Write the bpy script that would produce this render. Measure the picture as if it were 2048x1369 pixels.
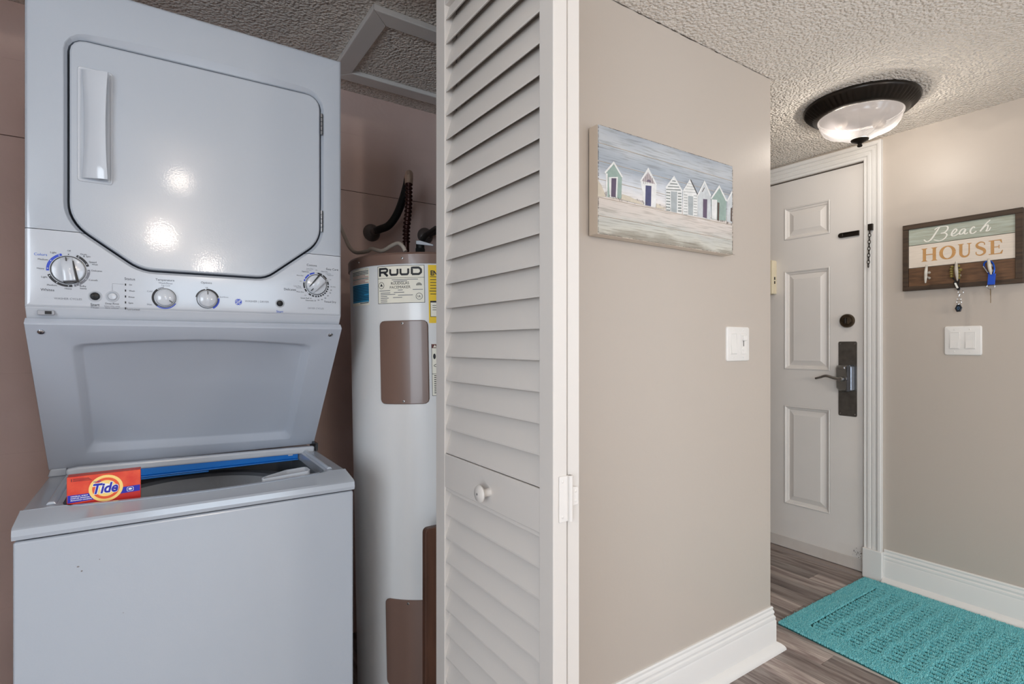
import bpy, bmesh, math, random
import numpy as np
from mathutils import Vector, Matrix
random.seed(7)
rng = np.random.default_rng(11)
SC = bpy.context.scene
COL = SC.collection
for _o in list(bpy.data.objects):
    bpy.data.objects.remove(_o)
PI = math.pi

# ------------------------------------------------------------------ camera, world, exposure, large lights
CAM_H = 1.14
YAW = math.radians(56.05)                       # angle from the view axis to +X
cd = bpy.data.cameras.new('camera'); cam = bpy.data.objects.new('camera', cd); COL.objects.link(cam)
cam.location = (0, 0, CAM_H)
cam.rotation_euler = (PI/2, 0, -(PI/2 - YAW))
cd.sensor_width = 36.0; cd.sensor_fit = 'HORIZONTAL'
cd.lens = 1062.8 / 2048 * 36.0
cd.shift_y = 5.7 / 2048
cd.clip_start = 0.02
SC.camera = cam
vs = SC.view_settings
vs.view_transform = 'Standard'; vs.look = 'None'; vs.gamma = 1.0; vs.use_curve_mapping = False
vs.exposure = 0.10
SC.cycles.use_denoising = True
SC.cycles.max_bounces = 10
SC.cycles.diffuse_bounces = 6
SC.cycles.sample_clamp_indirect = 6.0
W = bpy.data.worlds.new('world'); SC.world = W; W.use_nodes = True
bg = W.node_tree.nodes['Background']; bg.inputs[0].default_value = (0.62, 0.78, 1.0, 1); bg.inputs[1].default_value = 1.0

def area_light(name, loc, rot, sx, sy, power, col, shape='RECTANGLE', spread=PI):
    l = bpy.data.lights.new(name, 'AREA'); l.shape = shape; l.size = sx
    if shape in ('RECTANGLE', 'ELLIPSE'): l.size_y = sy
    l.energy = power; l.color = col; l.spread = spread
    o = bpy.data.objects.new(name, l); COL.objects.link(o); o.location = loc; o.rotation_euler = rot
    return o

# daylight through the sliding glass door at the far end of the room behind the viewer
area_light('daylight_window', (0.8, -6.2, 1.05), (-PI/2, 0, PI), 2.0, 2.1, 68, (0.70, 0.85, 1.0))
# one added cool fill light from the left; that wall has no window
area_light('added_side_fill', (-1.58, -1.3, 1.25), (0, -PI/2, 0), 1.3, 1.6, 66, (0.78, 0.89, 1.0))
area_light('daylight_balcony_door', (2.89, -2.2, 1.1), (0, PI/2, 0), 1.9, 1.9, 34, (0.62, 0.79, 1.0))
# warm ceiling lamps of the room behind the viewer (their reflections sit on the dryer door)
for lx, ly, pw in ((0.11, -0.50, 3.6), (0.05, -2.2, 22), (0.5, -4.0, 24)):
    l = bpy.data.lights.new('room_lamp', 'POINT'); l.energy = pw; l.color = (1.0, 0.86, 0.72); l.shadow_soft_size = 0.05
    o = bpy.data.objects.new('room_lamp', l); COL.objects.link(o); o.location = (lx, ly, 1.99)

# added warm fill behind the viewer to brighten the ceiling; no lamp stands there
l = bpy.data.lights.new('added_warm_fill', 'POINT'); l.energy = 28; l.color = (1.0, 0.90, 0.78); l.shadow_soft_size = 0.10
o = bpy.data.objects.new('added_warm_fill', l); COL.objects.link(o); o.location = (1.5, -1.2, 1.40)

# ------------------------------------------------------------------ helpers
def lin(c):
    return tuple(((v/255)/12.92 if v/255 <= 0.04045 else (((v/255)+0.055)/1.055)**2.4) for v in c)

def mat(name, rgb, rough=0.5, metal=0.0, bump=0.0, bscale=60.0, detail=3.0, var=0.0, vscale=8.0, vrgb=None,
        coat=0.0, spec=0.5, trans=0.0, emit=None, estr=0.0, stretch=None, bdist=0.002, coords='Object'):
    m = bpy.data.materials.new(name); m.use_nodes = True
    nt = m.node_tree; p = nt.nodes['Principled BSDF']
    c = lin(rgb) + (1,)
    p.inputs['Base Color'].default_value = c
    p.inputs['Roughness'].default_value = rough
    p.inputs['Metallic'].default_value = metal
    p.inputs['Coat Weight'].default_value = coat
    p.inputs['Coat Roughness'].default_value = 0.06
    p.inputs['Specular IOR Level'].default_value = spec
    p.inputs['Transmission Weight'].default_value = trans
    if emit:
        p.inputs['Emission Color'].default_value = lin(emit) + (1,); p.inputs['Emission Strength'].default_value = estr
    if bump or var:
        tc = nt.nodes.new('ShaderNodeTexCoord'); src = tc.outputs[coords]
        if stretch:
            mp = nt.nodes.new('ShaderNodeMapping'); mp.inputs['Scale'].default_value = stretch
            nt.links.new(src, mp.inputs[0]); src = mp.outputs[0]
    if bump:
        n = nt.nodes.new('ShaderNodeTexNoise'); n.inputs['Scale'].default_value = bscale; n.inputs['Detail'].default_value = detail
        nt.links.new(src, n.inputs['Vector'])
        b = nt.nodes.new('ShaderNodeBump'); b.inputs['Strength'].default_value = bump; b.inputs['Distance'].default_value = bdist
        nt.links.new(n.outputs['Fac'], b.inputs['Height']); nt.links.new(b.outputs[0], p.inputs['Normal'])
        if coat: nt.links.new(b.outputs[0], p.inputs['Coat Normal'])
    if var:
        n2 = nt.nodes.new('ShaderNodeTexNoise'); n2.inputs['Scale'].default_value = vscale; n2.inputs['Detail'].default_value = 5
        nt.links.new(src, n2.inputs['Vector'])
        r = nt.nodes.new('ShaderNodeValToRGB')
        r.color_ramp.elements[0].position = 0.35; r.color_ramp.elements[1].position = 0.65
        a = lin(vrgb) if vrgb else tuple(x*(1-var) for x in c[:3])
        r.color_ramp.elements[0].color = tuple(a) + (1,); r.color_ramp.elements[1].color = c
        nt.links.new(n2.outputs['Fac'], r.inputs[0]); nt.links.new(r.outputs[0], p.inputs['Base Color'])
    return m

ORIG = {}
class MB:
    def __init__(s): s.v = []; s.f = []; s.mi = []
    def add(s, vs_, fs, mi=0):
        k = len(s.v); s.v += [tuple(map(float, q)) for q in vs_]
        for f in fs: s.f.append(tuple(k+i for i in f)); s.mi.append(mi)
        return s
    def box(s, x0, x1, y0, y1, z0, z1, mi=0):
        v = [(x0,y0,z0),(x1,y0,z0),(x1,y1,z0),(x0,y1,z0),(x0,y0,z1),(x1,y0,z1),(x1,y1,z1),(x0,y1,z1)]
        return s.add(v, [(3,2,1,0),(4,5,6,7),(0,1,5,4),(1,2,6,5),(2,3,7,6),(3,0,4,7)], mi)
    def prism(s, poly, fn, h0, h1, mi=0):            # poly of (a,b); fn(a,b,h) -> xyz
        n = len(poly)
        v = [fn(a,b,h0) for a,b in poly] + [fn(a,b,h1) for a,b in poly]
        return s.add(v, [tuple(range(n))[::-1], tuple(range(n, 2*n))] + [(i,(i+1)%n,n+(i+1)%n,n+i) for i in range(n)], mi)
    def loops(s, loops, cap0=False, cap1=False, mi=0, closed=True):
        n = len(loops[0]); v = [p for l in loops for p in l]; f = []
        for k in range(len(loops)-1):
            for i in range(n if closed else n-1):
                j = (i+1) % n
                f.append((k*n+i, k*n+j, (k+1)*n+j, (k+1)*n+i))
        if cap0: f.append(tuple(range(n))[::-1])
        if cap1: f.append(tuple(range((len(loops)-1)*n, len(loops)*n)))
        return s.add(v, f, mi)
    def tube(s, pts, r, seg=10, caps=True, mi=0):
        P = [Vector(p) for p in pts]; n = len(P)
        rs = r if hasattr(r, '__len__') else [r]*n
        T = [(P[min(i+1,n-1)]-P[max(i-1,0)]).normalized() for i in range(n)]
        up = Vector((0,0,1)) if abs(T[0].z) < 0.9 else Vector((1,0,0))
        a = (up - T[0]*up.dot(T[0])).normalized(); L = []
        for i in range(n):
            a = (a - T[i]*a.dot(T[i])).normalized(); b = T[i].cross(a)
            L.append([tuple(P[i] + (a*math.cos(2*PI*k/seg) + b*math.sin(2*PI*k/seg))*rs[i]) for k in range(seg)])
        return s.loops(L, caps, caps, mi)
    def lathe(s, prof, fn, seg=32, mi=0, cap=True):   # prof of (r,h); fn(x,y,h) -> xyz
        L = [[fn(r*math.cos(2*PI*k/seg), r*math.sin(2*PI*k/seg), h) for k in range(seg)] for r,h in prof]
        return s.loops(L, cap, cap, mi)
    def ribbon(s, pts, w, fn, h=0.0, mi=0):           # flat stroke in 2D mapped by fn(a,b,h)
        n = len(pts); ws = w if hasattr(w, '__len__') else [w]*n; v = []
        for i in range(n):
            a = pts[max(i-1,0)]; b = pts[min(i+1,n-1)]
            dx, dy = b[0]-a[0], b[1]-a[1]; l = math.hypot(dx,dy) or 1
            nx, ny = -dy/l*ws[i]/2, dx/l*ws[i]/2
            hh = h + 6e-6*i; v += [fn(pts[i][0]+nx, pts[i][1]+ny, hh), fn(pts[i][0]-nx, pts[i][1]-ny, hh)]
        return s.add(v, [(2*i,2*i+1,2*i+3,2*i+2) for i in range(n-1)], mi)
    def poly(s, pts, fn, h=0.0, mi=0):
        return s.add([fn(a,b,h) for a,b in pts], [tuple(range(len(pts)))], mi)
    def text(s, body, fn, cx, cy, width=None, height=None, h=0.0, mi=0, bold=0.0, shear=0.0):
        vs_, fs = text_geo(body, bold, shear)
        xs = [v[0] for v in vs_]; ys = [v[1] for v in vs_]
        w0 = max(xs)-min(xs); h0 = max(ys)-min(ys)
        sx = width/w0 if width else height/h0
        sy = height/h0 if height else sx
        mx, my = (max(xs)+min(xs))/2, (max(ys)+min(ys))/2
        return s.add([fn(cx+(x-mx)*sx, cy+(y-my)*sy, h) for x,y in vs_], fs, mi)
    def build(s, name, m, parent=None, smooth=False, bevel=0.0, bseg=2, angle=40):
        me = bpy.data.meshes.new(name)
        off = ORIG.get(parent.name, Vector()) if parent else Vector()
        me.from_pydata([tuple(Vector(q)-off) for q in s.v], [], s.f)
        for q in (m if isinstance(m, (list, tuple)) else [m]): me.materials.append(q)
        me.polygons.foreach_set('material_index', s.mi)
        bm = bmesh.new(); bm.from_mesh(me); bmesh.ops.recalc_face_normals(bm, faces=bm.faces); bm.to_mesh(me); bm.free()
        if smooth:
            me.polygons.foreach_set('use_smooth', [True]*len(me.polygons))
            me.set_sharp_from_angle(angle=math.radians(angle))
        me.update()
        o = bpy.data.objects.new(name, me); COL.objects.link(o)
        if parent: o.parent = parent; ORIG[o.name] = off
        if bevel:
            md = o.modifiers.new('bevel', 'BEVEL'); md.width = bevel; md.segments = bseg; md.limit_method = 'ANGLE'; md.angle_limit = math.radians(35)
        return o
    def flat(s, name, m, parent):                     # flat print too small to pick apart
        o = s.build(name, m, parent); o['kind'] = 'stuff'; return o

_TXT = {}
def text_geo(body, bold=0.0, shear=0.0):
    key = (body, bold, shear)
    if key in _TXT: return _TXT[key]
    cu = bpy.data.curves.new('lettering_source', 'FONT'); cu.body = body; cu.size = 1.0; cu.offset = bold; cu.shear = shear
    cu.resolution_u = 3
    ob = bpy.data.objects.new('lettering_source', cu); COL.objects.link(ob)
    bpy.context.view_layer.update()
    me = bpy.data.meshes.new_from_object(ob.evaluated_get(bpy.context.evaluated_depsgraph_get()))
    r = ([(v.co.x, v.co.y) for v in me.vertices], [tuple(p.vertices) for p in me.polygons])
    bpy.data.objects.remove(ob); bpy.data.curves.remove(cu); bpy.data.meshes.remove(me)
    _TXT[key] = r
    return r

def tag(o, label=None, cat=None, group=None, kind=None):
    if label: o['label'] = label
    if cat: o['category'] = cat
    if group: o['group'] = group
    if kind: o['kind'] = kind
    return o
def thing(name, label, cat, loc, group=None):
    o = bpy.data.objects.new(name, None); COL.objects.link(o); o.location = loc; o.empty_display_size = 0.05
    ORIG[o.name] = Vector(loc)
    return tag(o, label, cat, group)
def structure(o): o['kind'] = 'structure'; return o
def part_copy(o, parent, loc=None):
    c = o.copy(); COL.objects.link(c); c.parent = parent
    if loc is not None: c.location = loc
    ORIG[c.name] = ORIG.get(o.name, Vector())
    return c

XZ = lambda Y: (lambda a, b, h: (a, Y - h, b))        # face looking to -Y
YZ = lambda X: (lambda a, b, h: (X - h, a, b))        # face looking to -X, a = world Y
YZm = lambda X: (lambda a, b, h: (X - h, -a, b))      # the same, a grows to the viewer's right
XY = lambda Z: (lambda a, b, h: (a, b, Z + h))

def fillet(pts, n=8):                                 # pts of (x,y,r)
    out = []
    N = len(pts)
    for i in range(N):
        p = Vector(pts[i][:2]); a = Vector(pts[i-1][:2]); b = Vector(pts[(i+1)%N][:2]); r = pts[i][2]
        u = (a-p).normalized(); w = (b-p).normalized()
        ang = u.angle(w); t = r/math.tan(ang/2)
        c = p + (u+w).normalized()*(r/math.sin(ang/2))
        s0 = p+u*t; s1 = p+w*t
        a0 = math.atan2(s0.y-c.y, s0.x-c.x); a1 = math.atan2(s1.y-c.y, s1.x-c.x)
        d = (a1-a0+PI) % (2*PI) - PI
        for k in range(n+1):
            q = a0+d*k/n; out.append((c.x+r*math.cos(q), c.y+r*math.sin(q)))
    return out
def offset_poly(pts, d):                              # positive = outwards for counter-clockwise
    n = len(pts); out = []
    area = sum(pts[i][0]*pts[(i+1)%n][1]-pts[(i+1)%n][0]*pts[i][1] for i in range(n))
    sg = 1 if area > 0 else -1
    for i in range(n):
        a = Vector(pts[i-1]); p = Vector(pts[i]); b = Vector(pts[(i+1)%n])
        d1 = (p-a).normalized() if (p-a).length > 1e-9 else (b-p).normalized()
        d2 = (b-p).normalized() if (b-p).length > 1e-9 else d1
        n1 = Vector((d1.y,-d1.x)); n2 = Vector((d2.y,-d2.x)); m = n1+n2
        m = m/ max(m.length_squared, 1e-9)*2
        if m.length > 1.6: m = m.normalized()*1.6
        out.append((p.x+m.x*d*sg, p.y+m.y*d*sg))
    return out
def rrect(x0, x1, y0, y1, r, n=5):
    return fillet([(x0,y0,r),(x1,y0,r),(x1,y1,r),(x0,y1,r)], n)
def project_rect(pts, x0, x1, y0, y1):
    """a loop on the rectangle's border with one point per point of pts; four of them moved to the corners"""
    cx, cy = (x0+x1)/2, (y0+y1)/2; out = []
    for x, y in pts:
        dx, dy = x-cx, y-cy
        k = min((x1-cx)/abs(dx) if abs(dx) > 1e-9 else 1e9, (y1-cy)/abs(dy) if abs(dy) > 1e-9 else 1e9)
        out.append([cx+dx*k, cy+dy*k])
    for c in ((x0,y0),(x1,y0),(x1,y1),(x0,y1)):
        i = min(range(len(out)), key=lambda q: (out[q][0]-c[0])**2+(out[q][1]-c[1])**2)
        out[i] = list(c)
    return [tuple(q) for q in out]
def resample(pts, n):
    P = [Vector(p) for p in pts] + [Vector(pts[0])]
    L = [0]
    for i in range(len(P)-1): L.append(L[-1]+(P[i+1]-P[i]).length)
    out = []; j = 0
    for k in range(n):
        t = L[-1]*k/n
        while L[j+1] < t: j += 1
        f = (t-L[j])/max(L[j+1]-L[j],1e-9); q = P[j].lerp(P[j+1], f); out.append((q.x,q.y))
    return out
def sweep(path, prof, fn, side=1):
    """path in 2D, mitred; prof of (d,h): d = offset to the right of the path (side=1) or left (-1); fn(a,b,h)"""
    n = len(path); L = []
    for i in range(n):
        p = Vector(path[i]); d1 = (p-Vector(path[i-1])).normalized() if i else None
        d2 = (Vector(path[i+1])-p).normalized() if i < n-1 else None
        d1 = d1 or d2; d2 = d2 or d1
        n1 = Vector((d1.y,-d1.x)); n2 = Vector((d2.y,-d2.x)); m = n1+n2; m = m/m.length_squared*2*side
        L.append([fn(p.x+m.x*d, p.y+m.y*d, h) for d,h in prof])
    mb = MB(); mb.loops(L, True, True); return mb
def smooth_path(pts, n=8):
    P = [Vector(p) for p in pts]; P = [P[0]*2-P[1]] + P + [P[-1]*2-P[-2]]; out = []
    for i in range(1, len(P)-2):
        for k in range(n):
            t = k/n; a,b,c,d = P[i-1],P[i],P[i+1],P[i+2]
            out.append(tuple(0.5*((2*b)+(c-a)*t+(2*a-5*b+4*c-d)*t*t+(3*b-a-3*c+d)*t**3)))
    out.append(tuple(P[-2])); return out

# ------------------------------------------------------------------ materials
WALL = mat('greige_wall_paint', (188,178,168), 0.42, bump=0.10, bscale=90, bdist=0.002)
TRIMW = mat('white_trim_paint', (226,224,221), 0.38)
DOORW = mat('white_door_paint', (226,221,216), 0.42, var=0.04, vscale=3)
LOUV = mat('white_louver_paint', (206,200,194), 0.45, bump=0.05, bscale=60, stretch=(40,1.5,40))
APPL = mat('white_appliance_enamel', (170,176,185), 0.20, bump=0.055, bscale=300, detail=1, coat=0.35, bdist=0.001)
APPP = mat('white_appliance_plastic', (188,192,199), 0.14)
APPL2 = mat('white_lid_enamel', (176,182,193), 0.28)
DARKGAP = mat('dark_blue_gasket', (12,22,42), 0.6)
BLACK = mat('black_plastic', (14,14,18), 0.25)
INK = mat('black_ink', (26,26,32), 0.6)
INKG = mat('grey_ink', (110,112,120), 0.6)
INKB = mat('blue_ink', (40,90,190), 0.6)
CHROME = mat('chrome', (190,192,196), 0.18, 1.0)
STEEL = mat('brushed_steel', (140,142,146), 0.32, 1.0)
BRONZE = mat('dark_bronze', (44,38,33), 0.38, 0.7)
PEWTER = mat('aged_pewter', (104,99,94), 0.40, 0.6, var=0.25, vscale=30)
HEATW = mat('white_heater_enamel', (214,214,214), 0.30, coat=0.15)
HEATB = mat('brown_heater_paint', (112,88,78), 0.33, coat=0.2)
SCREW = mat('screw_metal', (150,148,146), 0.35, 0.9)
SOCK = mat('screw_recess', (30,30,34), 0.6)
SWITCH = mat('white_switch_plastic', (228,225,221), 0.32)
DARKWOOD = mat('dark_stained_wood', (74,56,40), 0.6, bump=0.25, bscale=30, stretch=(6,1,14), var=0.5, vscale=6, bdist=0.003)

PANEL_TEXT= [('Off', -0.1411, 1.3277, 0.0054, 'k'), ('Light', -0.1647, 1.3216, 0.0093, 'k'), ('Colors', -0.1838, 1.3166, 0.0194, 'b'), ('Medium', -0.1804, 1.3072, 0.0147, 'k'), ('Heavy', -0.1838, 1.2889, 0.0108, 'k'), ('Light', -0.1782, 1.2725, 0.0091, 'k'), ('Medium', -0.1669, 1.2577, 0.0149, 'k'), ('Heavy', -0.142, 1.2517, 0.0109, 'k'), ('Whites', -0.1737, 1.2481, 0.0205, 'k'), ('Drain', -0.1182, 1.3229, 0.0097, 'k'), ('& Spin', -0.1131, 1.3186, 0.0116, 'k'), ('Speed', -0.1038, 1.3078, 0.0117, 'k'), ('Wash', -0.1005, 1.3037, 0.0098, 'k'), ('Delicates', -0.0972, 1.2911, 0.017, 'k'), ('Casuals', -0.1029, 1.2719, 0.0141, 'k'), ('Bulky', -0.1192, 1.2581, 0.0101, 'k'), ('Items', -0.1187, 1.2539, 0.0102, 'k'), ('WASHER CYCLES', -0.1424, 1.2318, 0.0428, 'g'), ('Start', -0.1, 1.2219, 0.0146, 'k'), ('Pause', -0.1002, 1.2163, 0.0122, 'g'), ('Deep Rinse', -0.0721, 1.2247, 0.0228, 'k'), ('Select after using', -0.0723, 1.2197, 0.0257, 'g'), ('fabric softener', -0.0721, 1.2162, 0.0228, 'g'), ('Status', -0.0425, 1.2784, 0.018, 'k'), ('On', -0.0413, 1.2662, 0.005, 'k'), ('Wash', -0.039, 1.2534, 0.01, 'k'), ('Rinse', -0.0395, 1.2405, 0.01, 'k'), ('Spin', -0.0408, 1.2275, 0.008, 'k'), ('Lid Locked', -0.0358, 1.2144, 0.0201, 'k'), ('Cottons', 0.3246, 1.3379, 0.0238, 'k'), ('Less Dry', 0.3201, 1.3283, 0.0158, 'g'), ('Iron Dry', 0.3177, 1.3244, 0.0122, 'g'), ('Optimum', 0.3092, 1.3204, 0.0169, 'k'), ('Off', 0.3357, 1.3263, 0.0049, 'g'), ('More Dry', 0.297, 1.3101, 0.0155, 'k'), ('Off', 0.2984, 1.2965, 0.0048, 'g'), ('Easy Care', 0.3746, 1.3308, 0.0293, 'k'), ('More Dry', 0.3557, 1.324, 0.0162, 'k'), ('Less Dry', 0.3647, 1.3193, 0.0127, 'g'), ('Optimum', 0.3698, 1.3159, 0.0152, 'g'), ('Off', 0.3698, 1.3051, 0.0038, 'g'), ('No Heat', 0.3768, 1.2874, 0.0122, 'k'), ('80', 0.3717, 1.2787, 0.0038, 'k'), ('70', 0.3692, 1.2713, 0.0038, 'k'), ('60', 0.3635, 1.264, 0.0038, 'k'), ('50', 0.3574, 1.2576, 0.0043, 'k'), ('40', 0.3488, 1.2537, 0.0042, 'k'), ('30', 0.3406, 1.2519, 0.0042, 'k'), ('Less Dry', 0.2907, 1.2837, 0.0166, 'g'), ('Iron Dry', 0.2948, 1.2797, 0.0131, 'g'), ('More Dry', 0.2972, 1.2697, 0.0167, 'k'), ('Delicates', 0.2738, 1.2749, 0.0275, 'k'), ('Off', 0.3092, 1.2624, 0.0048, 'g'), ('Quick Fluff 10', 0.311, 1.255, 0.0254, 'k'), ('Dewrinkle 20', 0.3223, 1.2501, 0.0244, 'k'), ('Timed Dry', 0.3692, 1.248, 0.0297, 'k'), ('DRYER CYCLES', 0.3346, 1.2309, 0.0382, 'g'), ('Options', 0.0971, 1.2789, 0.0214, 'k'), ('Off', 0.0976, 1.2685, 0.0048, 'k'), ('2nd Rinse', 0.132, 1.2491, 0.0177, 'g'), ('WASHER | DRYER', 0.2008, 1.2413, 0.0517, 'g'), ('Start', 0.2507, 1.2203, 0.0153, 'b'), ('Temperature', 0.0194, 1.2797, 0.0342, 'k'), ('Wash/Rinse', 0.0202, 1.2735, 0.0255, 'g'), ('Tap Cold', 0.0202, 1.2678, 0.016, 'g'), ('Cold', -0.0081, 1.2544, 0.0093, 'g'), ('Hot', -0.0081, 1.2263, 0.0085, 'g')]
BEACH= {'B1': [(0.898, 1.6636), (0.9086, 1.6466), (0.9247, 1.62), (0.9355, 1.6093), (0.9464, 1.6071), (0.956, 1.617)], 'B2': [(0.9166, 1.6546), (0.9033, 1.6636), (0.8848, 1.6657), (0.8704, 1.6617), (0.8686, 1.6508), (0.8783, 1.638), (0.8927, 1.6357), (0.8769, 1.633), (0.8717, 1.624), (0.8809, 1.6095), (0.898, 1.6032), (0.9193, 1.61)], 'e': [(0.8588, 1.6212), (0.846, 1.6276), (0.8371, 1.6387), (0.8414, 1.6458), (0.8491, 1.6393), (0.855, 1.6275), (0.8532, 1.6176), (0.8434, 1.616), (0.8295, 1.6247)], 'a': [(0.8077, 1.6407), (0.8182, 1.6401), (0.827, 1.629), (0.8257, 1.6193), (0.8157, 1.6223), (0.8068, 1.6374), (0.8107, 1.623), (0.807, 1.6176), (0.7983, 1.6224)], 'c': [(0.7751, 1.6385), (0.7807, 1.6432), (0.7897, 1.6318), (0.7897, 1.6193), (0.7812, 1.6159), (0.7703, 1.6236)], 'h': [(0.7252, 1.6622), (0.7357, 1.6527), (0.7475, 1.6365), (0.7583, 1.62), (0.7523, 1.6281), (0.7404, 1.6413), (0.7327, 1.6414), (0.7345, 1.628), (0.7381, 1.6179), (0.7298, 1.6195), (0.724, 1.6316)]}
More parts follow.
